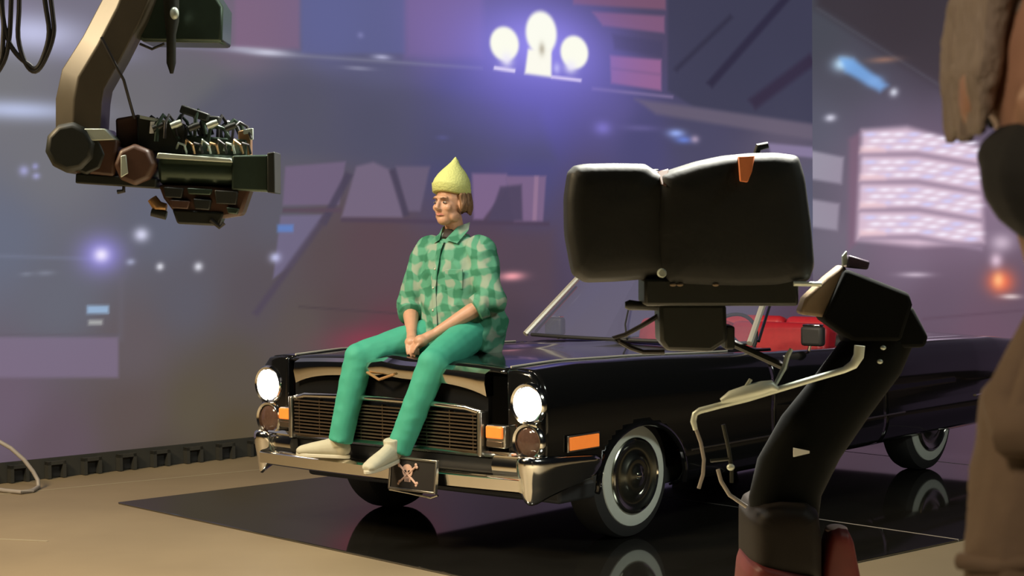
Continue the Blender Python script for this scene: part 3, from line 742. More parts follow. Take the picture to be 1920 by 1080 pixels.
# front bumper: upper bar, projecting lower lip, dark slot, pointed ends wrapping to the wheel
bp = empty('front_bumper', (0, 0.09, 0)); bp.parent = car
def sweep(profile, xs, bend):
    return [[Vector((x, y + bend(x), z)) for y, z in profile] for x in xs]
bend = lambda x: 0.05 * (abs(x) / 0.95) ** 2
XS = [-0.95 + 1.90 * k / 28 for k in range(29)]
MB().loft(sweep([(-1.00, 0.505), (-1.06, 0.508), (-1.075, 0.522), (-1.06, 0.538), (-0.95, 0.540), (-0.90, 0.51)], XS, bend)).build('upper_bar', 'chrome', bp)
MB().loft(sweep([(-1.02, 0.345), (-1.11, 0.347), (-1.135, 0.358), (-1.137, 0.414), (-1.12, 0.428), (-1.02, 0.43), (-0.98, 0.39)], XS, bend)).build('lower_lip', 'chrome', bp)
MB().loft(sweep([(-0.98, 0.42), (-1.0, 0.42), (-1.0, 0.51), (-0.98, 0.51)], XS, bend)).build('slot_backing', 'dark_trim', bp)
for sg in (1, -1):
    MB().loft([[Vector((sg * x, -1.02 + bend(x) + dy, z)) for dy, z in ((0.0, 0.425), (-0.05, 0.428), (-0.06, 0.47), (-0.045, 0.508), (0.0, 0.51))] for x in (0.74, 0.77, 0.88, 0.95)]).build('bumper_guard', 'chrome', bp)
    def section(t):
        # t = 0 at the front face, 1 at the wheel opening
        w = [(0.86, -1.075), (0.95, -1.06), (1.045, -0.985), (1.07, -0.86), (1.075, -0.70), (1.072, -0.56)]
        return w
    rr = []
    for i, (x, y, zt, zm, zb, dp) in enumerate([(0.90, -1.065, 0.53, 0.46, 0.375, 0.05), (0.95, -1.095, 0.535, 0.45, 0.315, 0.06), (1.01, -1.09, 0.537, 0.44, 0.278, 0.07), (1.05, -1.04, 0.535, 0.44, 0.282, 0.08), (1.07, -0.95, 0.53, 0.445, 0.315, 0.09), (1.075, -0.78, 0.52, 0.45, 0.345, 0.09), (1.078, -0.62, 0.508, 0.45, 0.375, 0.08), (1.075, -0.545, 0.50, 0.45, 0.385, 0.06)]):
        ang = min(1.0, max(0.0, (i - 0.5) / 3.5)) * math.pi / 2; nx, ny = math.sin(ang), -math.cos(ang)
        rr.append([Vector((sg * (x + nx * 0.0 - nx * d), y - ny * d, z)) for d, z in ((dp, zt), (0.018, zt), (0.0, zt - 0.02), (0.012, zm), (0.028, (zm + zb) / 2), (0.030, zb + 0.012), (0.055, zb), (dp, zb + 0.02))])
    MB().loft(rr).build('bumper_end', 'chrome', bp, sub=1, smooth=60)
# licence plate with skull and crossed bones
lp = empty('licence_plate', (0.31, -1.07, 0.400)); lp.parent = car
tilt = Matrix.Rotation(R(-6), 3, 'X')
MB().box((0, 0, 0), (0.31, 0.012, 0.155), tilt).build('plate', 'plate_black', lp, bevel=0.004)
fr_ = MB(); 
for c, s in (((0, -0.004, 0.08), (0.33, 0.022, 0.012)), ((0, -0.004, -0.08), (0.33, 0.022, 0.012)), ((-0.16, -0.004, 0), (0.012, 0.022, 0.17)), ((0.16, -0.004, 0), (0.012, 0.022, 0.17))): fr_.box(tilt @ Vector(c), s, tilt)
fr_.build('plate_frame', 'dull_chrome', lp, bevel=0.003)
sk = MB(); ol = []
for k in range(28):
    a = 2 * math.pi * k / 28; ol.append((0.036 * math.cos(a), 0.034 * math.sin(a) + 0.018))
sk.prism(ol, (-0.035, -0.012, 0), (1, 0, 0), (0, 0, 1), (0, 0.006, 0)); sk.prism([(-0.02, -0.038), (0.02, -0.038), (0.023, -0.008), (-0.023, -0.008)], (-0.035, -0.012, 0), (1, 0, 0), (0, 0, 1), (0, 0.006, 0))
sk.build('skull', 'emblem', lp, smooth=30)
ey = MB()
for dx in (-0.014, 0.014): ey.prism([(dx + 0.009 * math.cos(k * .628), 0.014 + 0.009 * math.sin(k * .628)) for k in range(10)], (-0.035, -0.014, 0), (1, 0, 0), (0, 0, 1), (0, 0.003, 0))
ey.prism([(-0.004, -0.008), (0.004, -0.008), (0, 0.003)], (-0.035, -0.014, 0), (1, 0, 0), (0, 0, 1), (0, 0.003, 0))
for dx in (-0.01, 0, 0.01): ey.prism([(dx - 0.0015, -0.036), (dx + 0.0015, -0.036), (dx + 0.0015, -0.02), (dx - 0.0015, -0.02)], (-0.035, -0.014, 0), (1, 0, 0), (0, 0, 1), (0, 0.003, 0))
ey.build('skull_hollows', 'plate_black', lp, smooth=0)
bo = MB()
for s in (1, -1):
    bo.tube([(-0.035 - 0.06, -0.009, s * -0.045 + 0.0), (-0.035 + 0.06, -0.009, s * 0.045)], 0.006, 8)
    for e in (1, -1):
        for d in (-1, 1): bo.ball((-0.035 + e * 0.062 + d * 0.003, -0.009, e * s * 0.047 - d * 0.006 * s * e), (0.009, 0.005, 0.009), n=10, m=6)
bo.build('crossed_bones', 'emblem', lp)
MB().tube([(-0.165, -0.01, -0.088), (-0.03, -0.012, -0.094), (0.10, -0.012, -0.104), (0.13, -0.012, -0.106), (0.175, -0.01, -0.09)], 0.006, 8).build('lower_trim', 'chrome', lp)
# wheels
def wheel(x, y, sg):
    w = empty('wheel', (x, y, TR)); w.parent = car; A = (sg, 0, 0)
    MB().lathe([(0.19, -0.20), (0.29, -0.205), (0.322, -0.19), (TR, -0.16), (TR, -0.045), (0.325, -0.018), (0.295, -0.004), (0.268, 0.0), (0.20, -0.004), (0.19, -0.03)], (0, 0, 0), A, 56).build('tire', 'tire', w)
    MB().lathe([(0.196, -0.002), (0.20, 0.005), (0.235, 0.009), (0.268, 0.005), (0.272, -0.002)], (0, 0, 0), A, 56).build('whitewall', 'whitewall', w)
    c = MB().lathe([(0.204, -0.002), (0.203, 0.010), (0.190, 0.020), (0.172, 0.014), (0.160, 0.006), (0.12, 0.010), (0.100, 0.024), (0.085, 0.030), (0.07, 0.026), (0.05, 0.034), (0.02, 0.044), (0.0, 0.046)], (0, 0, 0), A, 48).build('hubcap', 'hubcap_metal', w)
    MB().lathe([(0.022, 0.038), (0.022, 0.050), (0.014, 0.055), (0.0, 0.056)], (0, 0, 0), A, 20).build('hub_crest', 'chrome', c)
    MB().lathe([(0.196, 0.012), (0.200, 0.022), (0.191, 0.026), (0.186, 0.018)], (0, 0, 0), A, 48, closed=True).build('trim_ring', 'chrome', c)
for sg in (1, -1):
    wheel(sg * 0.945, FAX + 0.075, sg); wheel(sg * 0.96, RAX, sg)
    lip = [(sg * 1.043, FAX + 0.03 + 0.385 * math.cos(math.pi * k / 24), 0.32 + 0.305 * math.sin(math.pi * k / 24)) for k in range(25)]
    MB().tube([(sg * 1.035, FAX + 0.415, 0.27)] + lip + [(sg * 1.035, FAX - 0.355, 0.30)], 0.016, 8).build('arch_lip', 'black_paint', car)
# windscreen: base curve, header, posts, pane
def ws(u, v):   # u -1..1 across, v 0..1 up
    x = u * (0.86 + (0.735 - 0.86) * v); y = 1.08 + 0.14 * u * u + (1.48 - 1.08 + 0.06 * u * u) * v; return Vector((x, y, 0.962 + (1.355 - 0.962) * v + 0.02 * (1 - u * u) * v))
rings = [[ws(-0.99 + 1.98 * k / 20, 0.0 + 1.0 * i / 8) for k in range(21)] for i in range(9)]
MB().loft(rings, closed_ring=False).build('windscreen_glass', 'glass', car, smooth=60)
MB().tube([ws(-1 + 2 * k / 20, 1.0) for k in range(21)], 0.02, 8).build('windscreen_header', 'dull_chrome', car)
for u in (-1, 1): MB().tube([ws(u, i / 6) for i in range(7)], [0.020] * 7, 8).build('windscreen_post', 'post_trim', car)
for u in (1, -1):   # quarter light beside the near post
    MB().tube([ws(u, 0.02) + Vector((0, 0.09, 0)), ws(u, 0.75) + Vector((0, 0.075, 0))], 0.010, 8).build('vent_frame', 'dull_chrome', car)
MB().tube([ws(-0.9 + 1.8 * k / 20, 0.0) + Vector((0, -0.01, 0.002)) for k in range(21)], 0.012, 8).build('windscreen_gasket', 'dark_trim', car)
wiper = MB().tube([ws(0.10, 0.0) + Vector((0, -0.03, 0.01)), ws(0.02, 0.20) + Vector((0, -0.03, 0.01)), ws(-0.04, 0.45) + Vector((0, -0.025, 0.01))], 0.006, 6).build('wiper', 'dark_trim', car)
# cabin
MB().box((0, 1.50, 0.80), (1.56, 0.22, 0.22)).build('dashboard', 'dark_trim', car, bevel=0.04, seg=3)
def seat(y, w):
    s = empty('bench_seat', (0, y, 0.36)); s.parent = car
    MB().box((0, -0.05, 0.13), (w, 0.56, 0.20)).build('cushion', 'red_leather', s, bevel=0.05, seg=3)
    for sx in (-1, 1):
        MB().box((sx * w * 0.25, 0.27, 0.40), (w * 0.49, 0.17, 0.52), Matrix.Rotation(R(-14), 3, 'X')).build('backrest', 'red_leather', s, bevel=0.05, seg=3)
seat(2.05, 1.50); seat(2.72, 1.40)
for sg in (1, -1): MB().box((sg * 0.81, 2.0, 0.66), (0.05, 1.7, 0.44)).build('door_card', 'red_leather', car, bevel=0.02)
MB().box((0, 2.1, 0.36), (1.5, 1.8, 0.03)).build('cabin_floor', 'dark_trim', car)
st = empty('steering_wheel', (0.40, 1.70, 0.93)); st.parent = car
rt = Matrix.Rotation(R(62), 3, 'X')
MB().tube([rt @ Vector((0.19 * math.cos(k * math.pi / 16), 0.19 * math.sin(k * math.pi / 16), 0)) for k in range(32)], 0.012, 8, closed=True).build('rim', 'dark_trim', st)
MB().tube([rt @ Vector((-0.18, 0, 0)), rt @ Vector((0, 0, -0.03)), rt @ Vector((0.18, 0, 0))], 0.012, 8).build('spoke', 'dark_trim', st)
MB().tube([rt @ Vector((0, 0, 0.01)), rt @ Vector((0, 0, -0.30))], [0.045, 0.03], 12).build('column', 'dark_trim', st)
# bright trim: belt moulding, door handle, mirror, side spear
for sg in (1, -1):
    MB().tube([(sg * (lerp(HALF, y) - 0.001), y, 0.44) for y in [0.35 + 0.12 * k for k in range(21)]], (0.006), 6).build('side_moulding', 'dull_chrome', car)
    MB().tube([(sg * (lerp(HALF, y) + 0.002), y, 0.47) for y in [3.75, 3.9, 4.05, 4.2, 4.4]], [0.008, 0.012, 0.014, 0.012, 0.006], 8).build('quarter_spear', 'chrome', car)
    MB().box((sg * 1.06, 2.32, 0.75), (0.025, 0.17, 0.022)).build('door_handle', 'chrome', car, bevel=0.006)
    MB().tube([(sg * (lerp(HALF, y) - 0.245), y, lerp(TOP, y) + 0.003) for y in [-0.86 + 0.12 * k for k in range(17)]], 0.006, 6).build('hood_edge_highlight', 'post_trim', car)  # pale line added along the hood edge as a painted highlight streak
    mr = MB().tube([(sg * 0.97, 1.70, 0.895), (sg * 0.99, 1.70, 0.965)], 0.010, 8).build('side_mirror', 'chrome', car)
    MB().box((sg * 1.0, 1.70, 0.985), (0.15, 0.06, 0.12)).build('mirror_head', 'dark_trim', mr, bevel=0.02, seg=3); MB().box((sg * 1.0, 1.70, 1.05), (0.12, 0.05, 0.012)).build('mirror_brow', 'chrome', mr, bevel=0.004)
# crest on the nose
MB().tube([(-0.10, -0.988, 0.900), (0.0, -1.0, 0.868), (0.10, -0.988, 0.900)], 0.008, 8).build('nose_emblem', 'brass', car)
# ------------------------------------------------------------------ people
def head_pieces(b, c, rot, s=1.0, nose=True):
    P = lambda x, y, z: c + rot @ Vector((x * s, y * s, z * s)); S = lambda *r: tuple(k * s for k in r)
    b.ball(P(0, 0.014, 0.022), S(0.076, 0.094, 0.094), rot); b.ball(P(0, -0.030, -0.035), S(0.063, 0.066, 0.082), rot)
    b.ball(P(0, -0.052, -0.090), S(0.040, 0.040, 0.034), rot); b.ball(P(0, -0.080, 0.026), S(0.050, 0.020, 0.013), rot)
    for k in (-1, 1):
        b.ball(P(k * 0.040, -0.066, -0.028), S(0.022, 0.022, 0.022), rot); b.ball(P(k * 0.077, 0.004, -0.015), S(0.010, 0.022, 0.032), rot)
        b.ball(P(k * 0.050, -0.02, -0.075), S(0.018, 0.04, 0.03), rot)
    if nose:
        b.tube([P(0, -0.090, 0.012), P(0, -0.108, -0.018), P(0, -0.114, -0.034)], [0.010 * s, 0.012 * s, 0.015 * s], 10); b.ball(P(0, -0.103, -0.036), S(0.018, 0.014, 0.010), rot)
    return P, S
def hand(b, wrist, palm, tips_dir, side, s=1.0):
    """palm with four unequal bent fingers and a thumb leaving its side"""
    wrist, palm = Vector(wrist), Vector(palm); d = (palm - wrist).normalized(); t = Vector(tips_dir).normalized(); w = d.cross(t).normalized() * side
    nrm = w.cross(d).normalized()
    b.tube([wrist, wrist + (palm - wrist) * 0.5, palm], [0.026 * s, 0.030 * s, 0.030 * s], 10)
    b.ball(palm, (0.040 * s, 0.040 * s, 0.034 * s))
    for k, (o, L) in enumerate(((-1.5, 0.066), (-0.5, 0.076), (0.5, 0.072), (1.5, 0.056))):
        r = palm + w * (o * 0.019 * s) + d * 0.02 * s
        p1 = r + (d * 0.55 + t * 0.45).normalized() * L * 0.42 * s; p2 = p1 + (d * 0.2 + t * 0.8).normalized() * L * 0.34 * s; p3 = p2 + (t - d * 0.2).normalized() * L * 0.28 * s
        b.tube([r, p1, p2, p3], [0.0095 * s, 0.009 * s, 0.0085 * s, 0.007 * s], 8); b.ball(p3, 0.0072 * s, n=8, m=6)
    r = palm - w * 0.03 * s - d * 0.015 * s; p1 = r + (d * 0.7 - w * 0.5 + t * 0.3).normalized() * 0.035 * s; p2 = p1 + (d * 0.7 + t * 0.5 + w * 0.2).normalized() * 0.030 * s
    b.tube([r, p1, p2], [0.013 * s, 0.011 * s, 0.009 * s], 8); b.ball(p2, 0.009 * s, n=8, m=6)

# --- the person sitting on the nose of the car (same axes as the car)
pc = lambda x, yf, z: Vector((x, -yf, z))
OFF = pc(0.10, 0.50, 0.95)
Rz = Matrix.Rotation(CAR_YAW, 3, 'Z')
sit = empty('person', CAR_LOC + Rz @ OFF, CAR_YAW)
tag(sit, 'person in yellow beanie and green plaid shirt sitting on the car hood', 'person')
HC = pc(0.080, 0.520, 1.797); HR = Matrix.Rotation(R(2), 3, 'Z')
b = MB(); P, S = head_pieces(b, HC, HR)
b.tube([P(0, 0.012, -0.06), pc(0.075, 0.475, 1.64), pc(0.07, 0.465, 1.54)], [0.050, 0.052, 0.062], 14)
b.tube([pc(0.06, 0.47, 1.52), pc(0.07, 0.49, 1.3), pc(0.09, 0.5, 1.08)], [(0.13, 0.09), (0.15, 0.10), (0.14, 0.11)], 14)
EN, EF, WN, WF = pc(0.345, 0.50, 1.275), pc(-0.175, 0.57, 1.225), pc(0.165, 0.735, 1.105), pc(-0.015, 0.735, 1.10)
SN, SF = pc(0.225, 0.45, 1.535), pc(-0.115, 0.475, 1.535)
for s_, e_, w_ in ((SN, EN, WN), (SF, EF, WF)): b.tube([s_, e_, e_.lerp(w_, 0.35), w_], [0.05, 0.043, 0.044, 0.028], 12); b.ball(e_, 0.044)
hand(b, WN, pc(0.118, 0.80, 1.065), Vector((-0.35, -0.25, -0.9)), 1); hand(b, WF, pc(0.050, 0.80, 1.055), Vector((0.35, -0.25, -0.9)), -1)
b.fuse('body', 'skin', sit, OFF, 0.0052, 3)
for k in (-1, 1):
    e = MB().ball(P(k * 0.031, -0.0835, 0.000), S(0.0125, 0.008, 0.0065), HR, 10, 8).build('eye', 'eye_white', sit, OFF)
    MB().ball(P(k * 0.031, -0.0895, 0.000), S(0.0055, 0.004, 0.0058), HR, 8, 6).build('iris', 'eye_dark', e, OFF)
    MB().tube([P(k * 0.014, -0.098, 0.020), P(k * 0.032, -0.097, 0.025), P(k * 0.050, -0.084, 0.019)], [0.003, 0.0042, 0.0025], 6).build('eyebrow', 'hair_brown', sit, OFF)
MB().tube([P(-0.024, -0.083, -0.068), P(-0.010, -0.0945, -0.064), P(0, -0.0955, -0.066), P(0.010, -0.0945, -0.064), P(0.024, -0.083, -0.068)], [0.003, 0.0065, 0.0062, 0.0065, 0.003], 8).build('mouth', 'lips', sit, OFF)
# hair below the hat
b = MB()
for a in range(-4, 5):
    for j in range(2):
        an = a * 0.40 + j * 0.2; q0 = P(0.088 * math.sin(an), 0.012 + 0.098 * math.cos(an), 0.05); q1 = P(0.094 * math.sin(an), 0.016 + 0.104 * math.cos(an), -0.02); q2 = P(0.086 * math.sin(an * 1.02), 0.022 + 0.100 * math.cos(an), -0.056 - 0.012 * math.sin(a * 7 + j * 3))
        b.tube([q0, q1, q2], [0.014, 0.016, 0.006], 8)
b.fuse('hair', 'hair_brown', sit, OFF, 0.006, 2, (0.004, 60, (1, 1, 0.2)))
# beanie with pointed top and turned-up brim
b = MB(); rings = []
for h, r, lean in ((0.0, 0.098, 0), (0.003, 0.103, 0), (0.045, 0.106, 0), (0.062, 0.104, 0.001), (0.085, 0.096, 0.003), (0.110, 0.080, 0.006), (0.133, 0.060, 0.010), (0.152, 0.040, 0.013), (0.168, 0.025, 0.016), (0.184, 0.015, 0.019), (0.194, 0.006, 0.020)):
    rings.append([P(r * 0.94 * math.cos(2 * math.pi * k / 40) + lean * 0.9, 0.012 + lean + r * 1.06 * math.sin(2 * math.pi * k / 40), 0.038 + h * 1.03 - 0.026 * math.sin(2 * math.pi * k / 40) * (1 if h < 0.06 else 0.3)) for k in range(40)])
hat = MB().loft(rings).build('beanie', 'beanie_knit', sit, OFF, smooth=80)
MB().loft([[p + (p - HC).normalized() * d for p in rr] for rr, d in ((rings[0], 0.0005), (rings[1], 0.002), (rings[2], 0.002), (rings[2], 0.0005))], cap=False).build('brim', 'beanie_knit', hat, OFF, smooth=80)
# trousers
b = MB()
HN, HF = pc(0.215, 0.52, 1.085), pc(-0.015, 0.52, 1.085); KN, KF = pc(0.355, 0.965, 0.965), pc(-0.185, 0.965, 0.975); AN, AF = pc(0.20, 1.055, 0.535), pc(-0.26, 1.03, 0.55)
b.ball(pc(0.095, 0.49, 1.09), (0.19, 0.15, 0.105))
for h, k, a in ((HN, KN, AN), (HF, KF, AF)):
    b.tube([h, h.lerp(k, 0.5), h.lerp(k, 0.85), k], [0.100, 0.096, 0.086, 0.078], 16); b.ball(k, 0.079); b.ball(k + pc(0, 0.012, 0.008), 0.070)
    b.tube([k, k.lerp(a, 0.3), k.lerp(a, 0.7), a, a.lerp(k, -0.06)], [0.078, 0.076, 0.069, 0.066, 0.068], 16)
b.fuse('trousers', 'teal_cloth', sit, OFF, 0.009, 5, (0.002, 9, (1, 1, 1.3)))
# shirt
b = MB()
b.tube([pc(0.095, 0.49, 1.005), pc(0.095, 0.495, 1.10), pc(0.085, 0.50, 1.22), pc(0.065, 0.495, 1.36), pc(0.058, 0.475, 1.50), pc(0.062, 0.465, 1.585), pc(0.070, 0.465, 1.625)], [(0.165, 0.235), (0.165, 0.22), (0.15, 0.20), (0.135, 0.205), (0.115, 0.185), (0.085, 0.13), (0.07, 0.085)], 24, flat=(0, 1, 0))
for s_, e_, w_ in ((SN, EN, WN), (SF, EF, WF)):
    b.ball(s_, (0.085, 0.085, 0.08)); b.tube([s_, s_.lerp(e_, 0.5), e_ + Vector((0, 0.01, 0.01)), e_.lerp(w_, 0.22)], [0.088, 0.084, 0.080, 0.068], 16); b.ball(e_ + Vector((0, 0.01, 0)), 0.080)
b.ball(pc(0.245, 0.46, 1.06), (0.085, 0.16, 0.095)); b.ball(pc(0.27, 0.40, 1.12), (0.07, 0.10, 0.16)); b.ball(pc(-0.06, 0.58, 1.075), (0.105, 0.14, 0.065)); b.ball(pc(0.20, 0.60, 1.07), (0.10, 0.12, 0.07))
sh = b.fuse('shirt', 'plaid', sit, OFF, 0.0085, 4, (0.010, 9, (1, 1, 0.7)))
for e_, w_ in ((EN, WN), (EF, WF)):
    d = (w_ - e_).normalized(); c0 = e_.lerp(w_, 0.20); MB().tube([c0 - d * 0.025, c0 - d * 0.018, c0 + d * 0.025, c0 + d * 0.03], [0.066, 0.075, 0.070, 0.060], 20).build('cuff', 'plaid', sh, OFF)
for k, sgn in ((0, 1), (1, -1)):    # collar flaps
    cx = 0.07; MB().slab([pc(cx + sgn * 0.022, 0.575, 1.595), pc(cx + sgn * 0.085, 0.55, 1.575), pc(cx + sgn * 0.095, 0.47, 1.645), pc(cx + sgn * 0.070, 0.43, 1.685), pc(cx + sgn * 0.055, 0.515, 1.66)], (0, 0.004, 0.007)).build('collar', 'plaid', sh, OFF, bevel=0.003)
MB().tube([pc(0.068, 0.575, 1.59), pc(0.066, 0.600, 1.545), pc(0.066, 0.628, 1.44), pc(0.070, 0.650, 1.34), pc(0.085, 0.660, 1.22), pc(0.095, 0.668, 1.12)], [(0.006, 0.016)] * 6, 8, flat=(0, -1, 0)).build('placket', 'plaid', sh, OFF)
MB().box(pc(0.185, 0.612, 1.385), (0.10, 0.012, 0.11), Matrix.Rotation(R(22), 3, 'Z')).build('chest_pocket', 'plaid', sh, OFF, bevel=0.004)
for k, (yf, z) in enumerate(((0.636, 1.44), (0.657, 1.34), (0.668, 1.22))): MB().ball(pc(0.068 + 0.006 * k, yf, z), (0.006, 0.004, 0.006), n=8, m=6).build('button', 'shoe_sole', sh, OFF)
MB().tube([pc(0.072, 0.50, 1.62), pc(0.072, 0.54, 1.585)], [0.05, 0.038], 12).build('undershirt', 'dark_shirt', sit, OFF)
# shoes
def shoe(heel, toe, up, parent, off, mu, ms, w=1.0, L=0.29):
    heel, toe, up = Vector(heel), Vector(toe), Vector(up); f = (toe - heel).normalized(); r = f.cross(up).normalized(); up = r.cross(f)
    Q = lambda a, s, z: heel + f * (a * L) + r * s * w + up * z
    b = MB()
    b.tube([Q(0.08, 0, 0.065), Q(0.2, 0, 0.06), Q(0.45, 0, 0.048), Q(0.72, 0, 0.036), Q(0.93, 0, 0.026), Q(1.0, 0, 0.022)], [(0.052, 0.032), (0.056, 0.036), (0.044, 0.040), (0.036, 0.046), (0.027, 0.040), (0.016, 0.022)], 16, flat=up)
    b.ball(Q(0.10, 0, 0.05), (0.040, 0.040, 0.045)); b.tube([Q(0.16, 0, 0.06), Q(0.18, 0, 0.125)], [0.046, 0.044], 14)
    s = b.fuse('shoe', mu, parent, off, 0.005, 3)
    ol = []
    for k in range(24):
        a = 2 * math.pi * k / 24; x = 0.5 - 0.53 * math.cos(a); ol.append(Q(x, math.sin(a) * (0.036 + 0.014 * max(0, math.cos(a + math.pi))) * 1.0, -0.004))
    MB().slab(ol, up * 0.020).build('sole', ms, s, off, bevel=0.004)
    for k in range(3): MB().tube([Q(0.36 + 0.09 * k, -0.022, 0.088 - 0.013 * k), Q(0.36 + 0.09 * k, 0, 0.095 - 0.013 * k), Q(0.36 + 0.09 * k, 0.022, 0.088 - 0.013 * k)], 0.003, 6).build('lace', ms, s, off)
shoe(pc(-0.235, 1.0, 0.437), pc(-0.565, 1.105, 0.44), (0, 0, 1), sit, OFF, 'shoe_suede', 'shoe_sole', 1.1, 0.31)
shoe(pc(0.185, 1.045, 0.462), pc(0.215, 1.29, 0.430), (0, -0.1, 1), sit, OFF, 'shoe_suede', 'shoe_sole', 1.1, 0.28)

# --- the masked person close to the lens on the right
FY = 1.42; fw = lambda px, py, dy=0.0: at(px, py, FY + dy)
base = fw(2120, 900); FO = Vector((base.x, base.y, 0.0)); near = empty('person', FO)
tag(near, 'person in black face mask and brown jacket standing at the right edge', 'person')
FC = fw(2012, 138); FR = Matrix.Rotation(R(0), 3, 'Z') @ Matrix.Rotation(R(2), 3, 'Y')
b = MB(); P, S = head_pieces(b, FC, FR)
neck = fw(2085, 600, 0.05)
b.tube([P(0, 0.02, -0.06), neck, fw(2110, 760, 0.06)], [0.052, 0.055, 0.075], 14)
b.fuse('body', 'skin', near, FO, 0.006, 3)
for k in (-1, 1):
    e = MB().ball(P(k * 0.031, -0.083, 0.0), S(0.0125, 0.008, 0.0065), FR, 12, 8).build('eye', 'eye_white', near, FO)
    MB().ball(P(k * 0.031, -0.089, 0.0), S(0.0055, 0.004, 0.0058), FR, 10, 8).build('iris', 'eye_dark', e, FO)
    MB().tube([P(k * 0.014, -0.099, 0.018), P(k * 0.034, -0.097, 0.024), P(k * 0.056, -0.082, 0.017)], [0.004, 0.005, 0.003], 8).build('eyebrow', 'hair_brown', near, FO)
b = MB(); b.ball(P(0, -0.036, -0.080), (0.078, 0.078, 0.060), FR); b.ball(P(0, -0.090, -0.060), (0.034, 0.034, 0.030), FR); b.ball(P(0, -0.052, -0.108), (0.054, 0.052, 0.036), FR); b.ball(P(0.0, -0.025, -0.066), (0.079, 0.074, 0.036), FR)
mk = b.fuse('face_mask', 'mask_cloth', near, FO, 0.004, 4)
for k in (-1, 1): MB().tube([P(k * 0.070, -0.03, -0.045), P(k * 0.079, -0.01, -0.02), P(k * 0.083, 0.012, 0.01)], 0.0022, 6).build('ear_loop', 'mask_cloth', mk, FO)
b = MB(); rnd = random.Random(3)
b.ball(P(0, 0.028, 0.046), (0.080, 0.098, 0.086), FR)
for k in (-1, 1):
    for j in range(26):
        t = j / 25; a0 = -0.55 + 1.7 * t; x0 = k * (0.02 + 0.04 * rnd.random()); top = P(x0, -0.05 + 0.12 * t, 0.122 - 0.02 * t)
        mid = P(k * (0.070 + 0.006 * rnd.random()), -0.045 + 0.13 * t, 0.055); m2 = P(k * (0.073 + 0.006 * rnd.random()), -0.035 + 0.12 * t, -0.002); end = P(k * (0.068 + 0.012 * rnd.random()), -0.020 + 0.10 * t, -0.040 - 0.016 * rnd.random())
        b.tube([top, mid, m2, end], [0.010, 0.0105, 0.0095, 0.003], 8)
b.fuse('hair', 'hair_grey', near, FO, 0.0035, 2, (0.0016, 130, (1, 1, 0.12)))
# jacket: shoulder, hanging sleeve, collar fold
b = MB()
sh_ = fw(2000, 812); el = fw(1935, 1130, -0.02); wr = fw(1990, 1420, -0.10); ch = fw(2175, 900, 0.06); wa = fw(2180, 1400, 0.06); sh2 = fw(2470, 820, 0.16)
b.tube([fw(2110, 690, 0.05), ch, fw(2180, 1150, 0.06), wa, fw(2180, 1700, 0.06)], [(0.07, 0.085), (0.13, 0.15), (0.125, 0.15), (0.12, 0.145), (0.125, 0.15)], 20, flat=(0, 1, 0))
b.tube([fw(2085, 700, 0.04), sh_], [0.07, 0.068], 14); b.ball(sh_, 0.070); b.tube([sh_, sh_.lerp(el, 0.5), el], [0.070, 0.062, 0.053], 16); b.ball(el, 0.053); b.tube([el, wr], [0.053, 0.042], 14)
b.tube([fw(2200, 700, 0.06), sh2, fw(2500, 1150, 0.12), fw(2420, 1400, 0.0)], [0.07, 0.075, 0.058, 0.045], 14)
jk = b.fuse('jacket', 'jacket', near, FO, 0.006, 4, (0.0035, 16, (1, 1, 0.6)))
MB().tube([fw(1970, 560, -0.02), fw(1935, 680, -0.03), fw(1895, 765, -0.045), fw(1905, 805, -0.06), fw(1965, 800, -0.08), fw(2060, 770, -0.08)], [0.012, 0.022, 0.023, 0.023, 0.025, 0.02], 12).build('hood_fold', 'jacket', jk, FO)
MB().tube([fw(1960, 650, -0.04), fw(1925, 775, -0.066), fw(1990, 840, -0.08)], [0.014, 0.018, 0.014], 10).build('hood_fold', 'jacket', jk, FO)
MB().tube([fw(1800, 1052, -0.022), fw(1870, 1062, -0.05), fw(1960, 1050, -0.07), fw(2040, 1030, -0.04)], 0.007, 10).build('sleeve_seam', 'jacket', jk, FO)
b = MB(); hand(b, wr, wr + Vector((0.02, -0.05, -0.07)), (0.2, -0.5, -0.6), 1); b.fuse('hand', 'skin', near, FO, 0.005, 2)
b = MB()
for k in (-1, 1): b.tube([wa + Vector((k * 0.075, 0, -0.02)), FO + Vector((k * 0.09, 0.06, 0.5)), FO + Vector((k * 0.10, 0.07, 0.08))], [0.09, 0.066, 0.055], 14)
b.ball(wa + Vector((0, 0, -0.06)), (0.15, 0.12, 0.12)); b.tube([wa, wa + Vector((0, 0, -0.15))], [0.13, 0.13], 16)
b.fuse('trousers', 'dark_shirt', near, FO, 0.012, 4)
for k in (-1, 1): shoe(FO + Vector((k * 0.10, 0.10, 0.004)), FO + Vector((k * 0.12, -0.2, 0.004)), (0, 0, 1), near, FO, 'dark_shirt', 'shoe_sole', 1.1, 0.29)
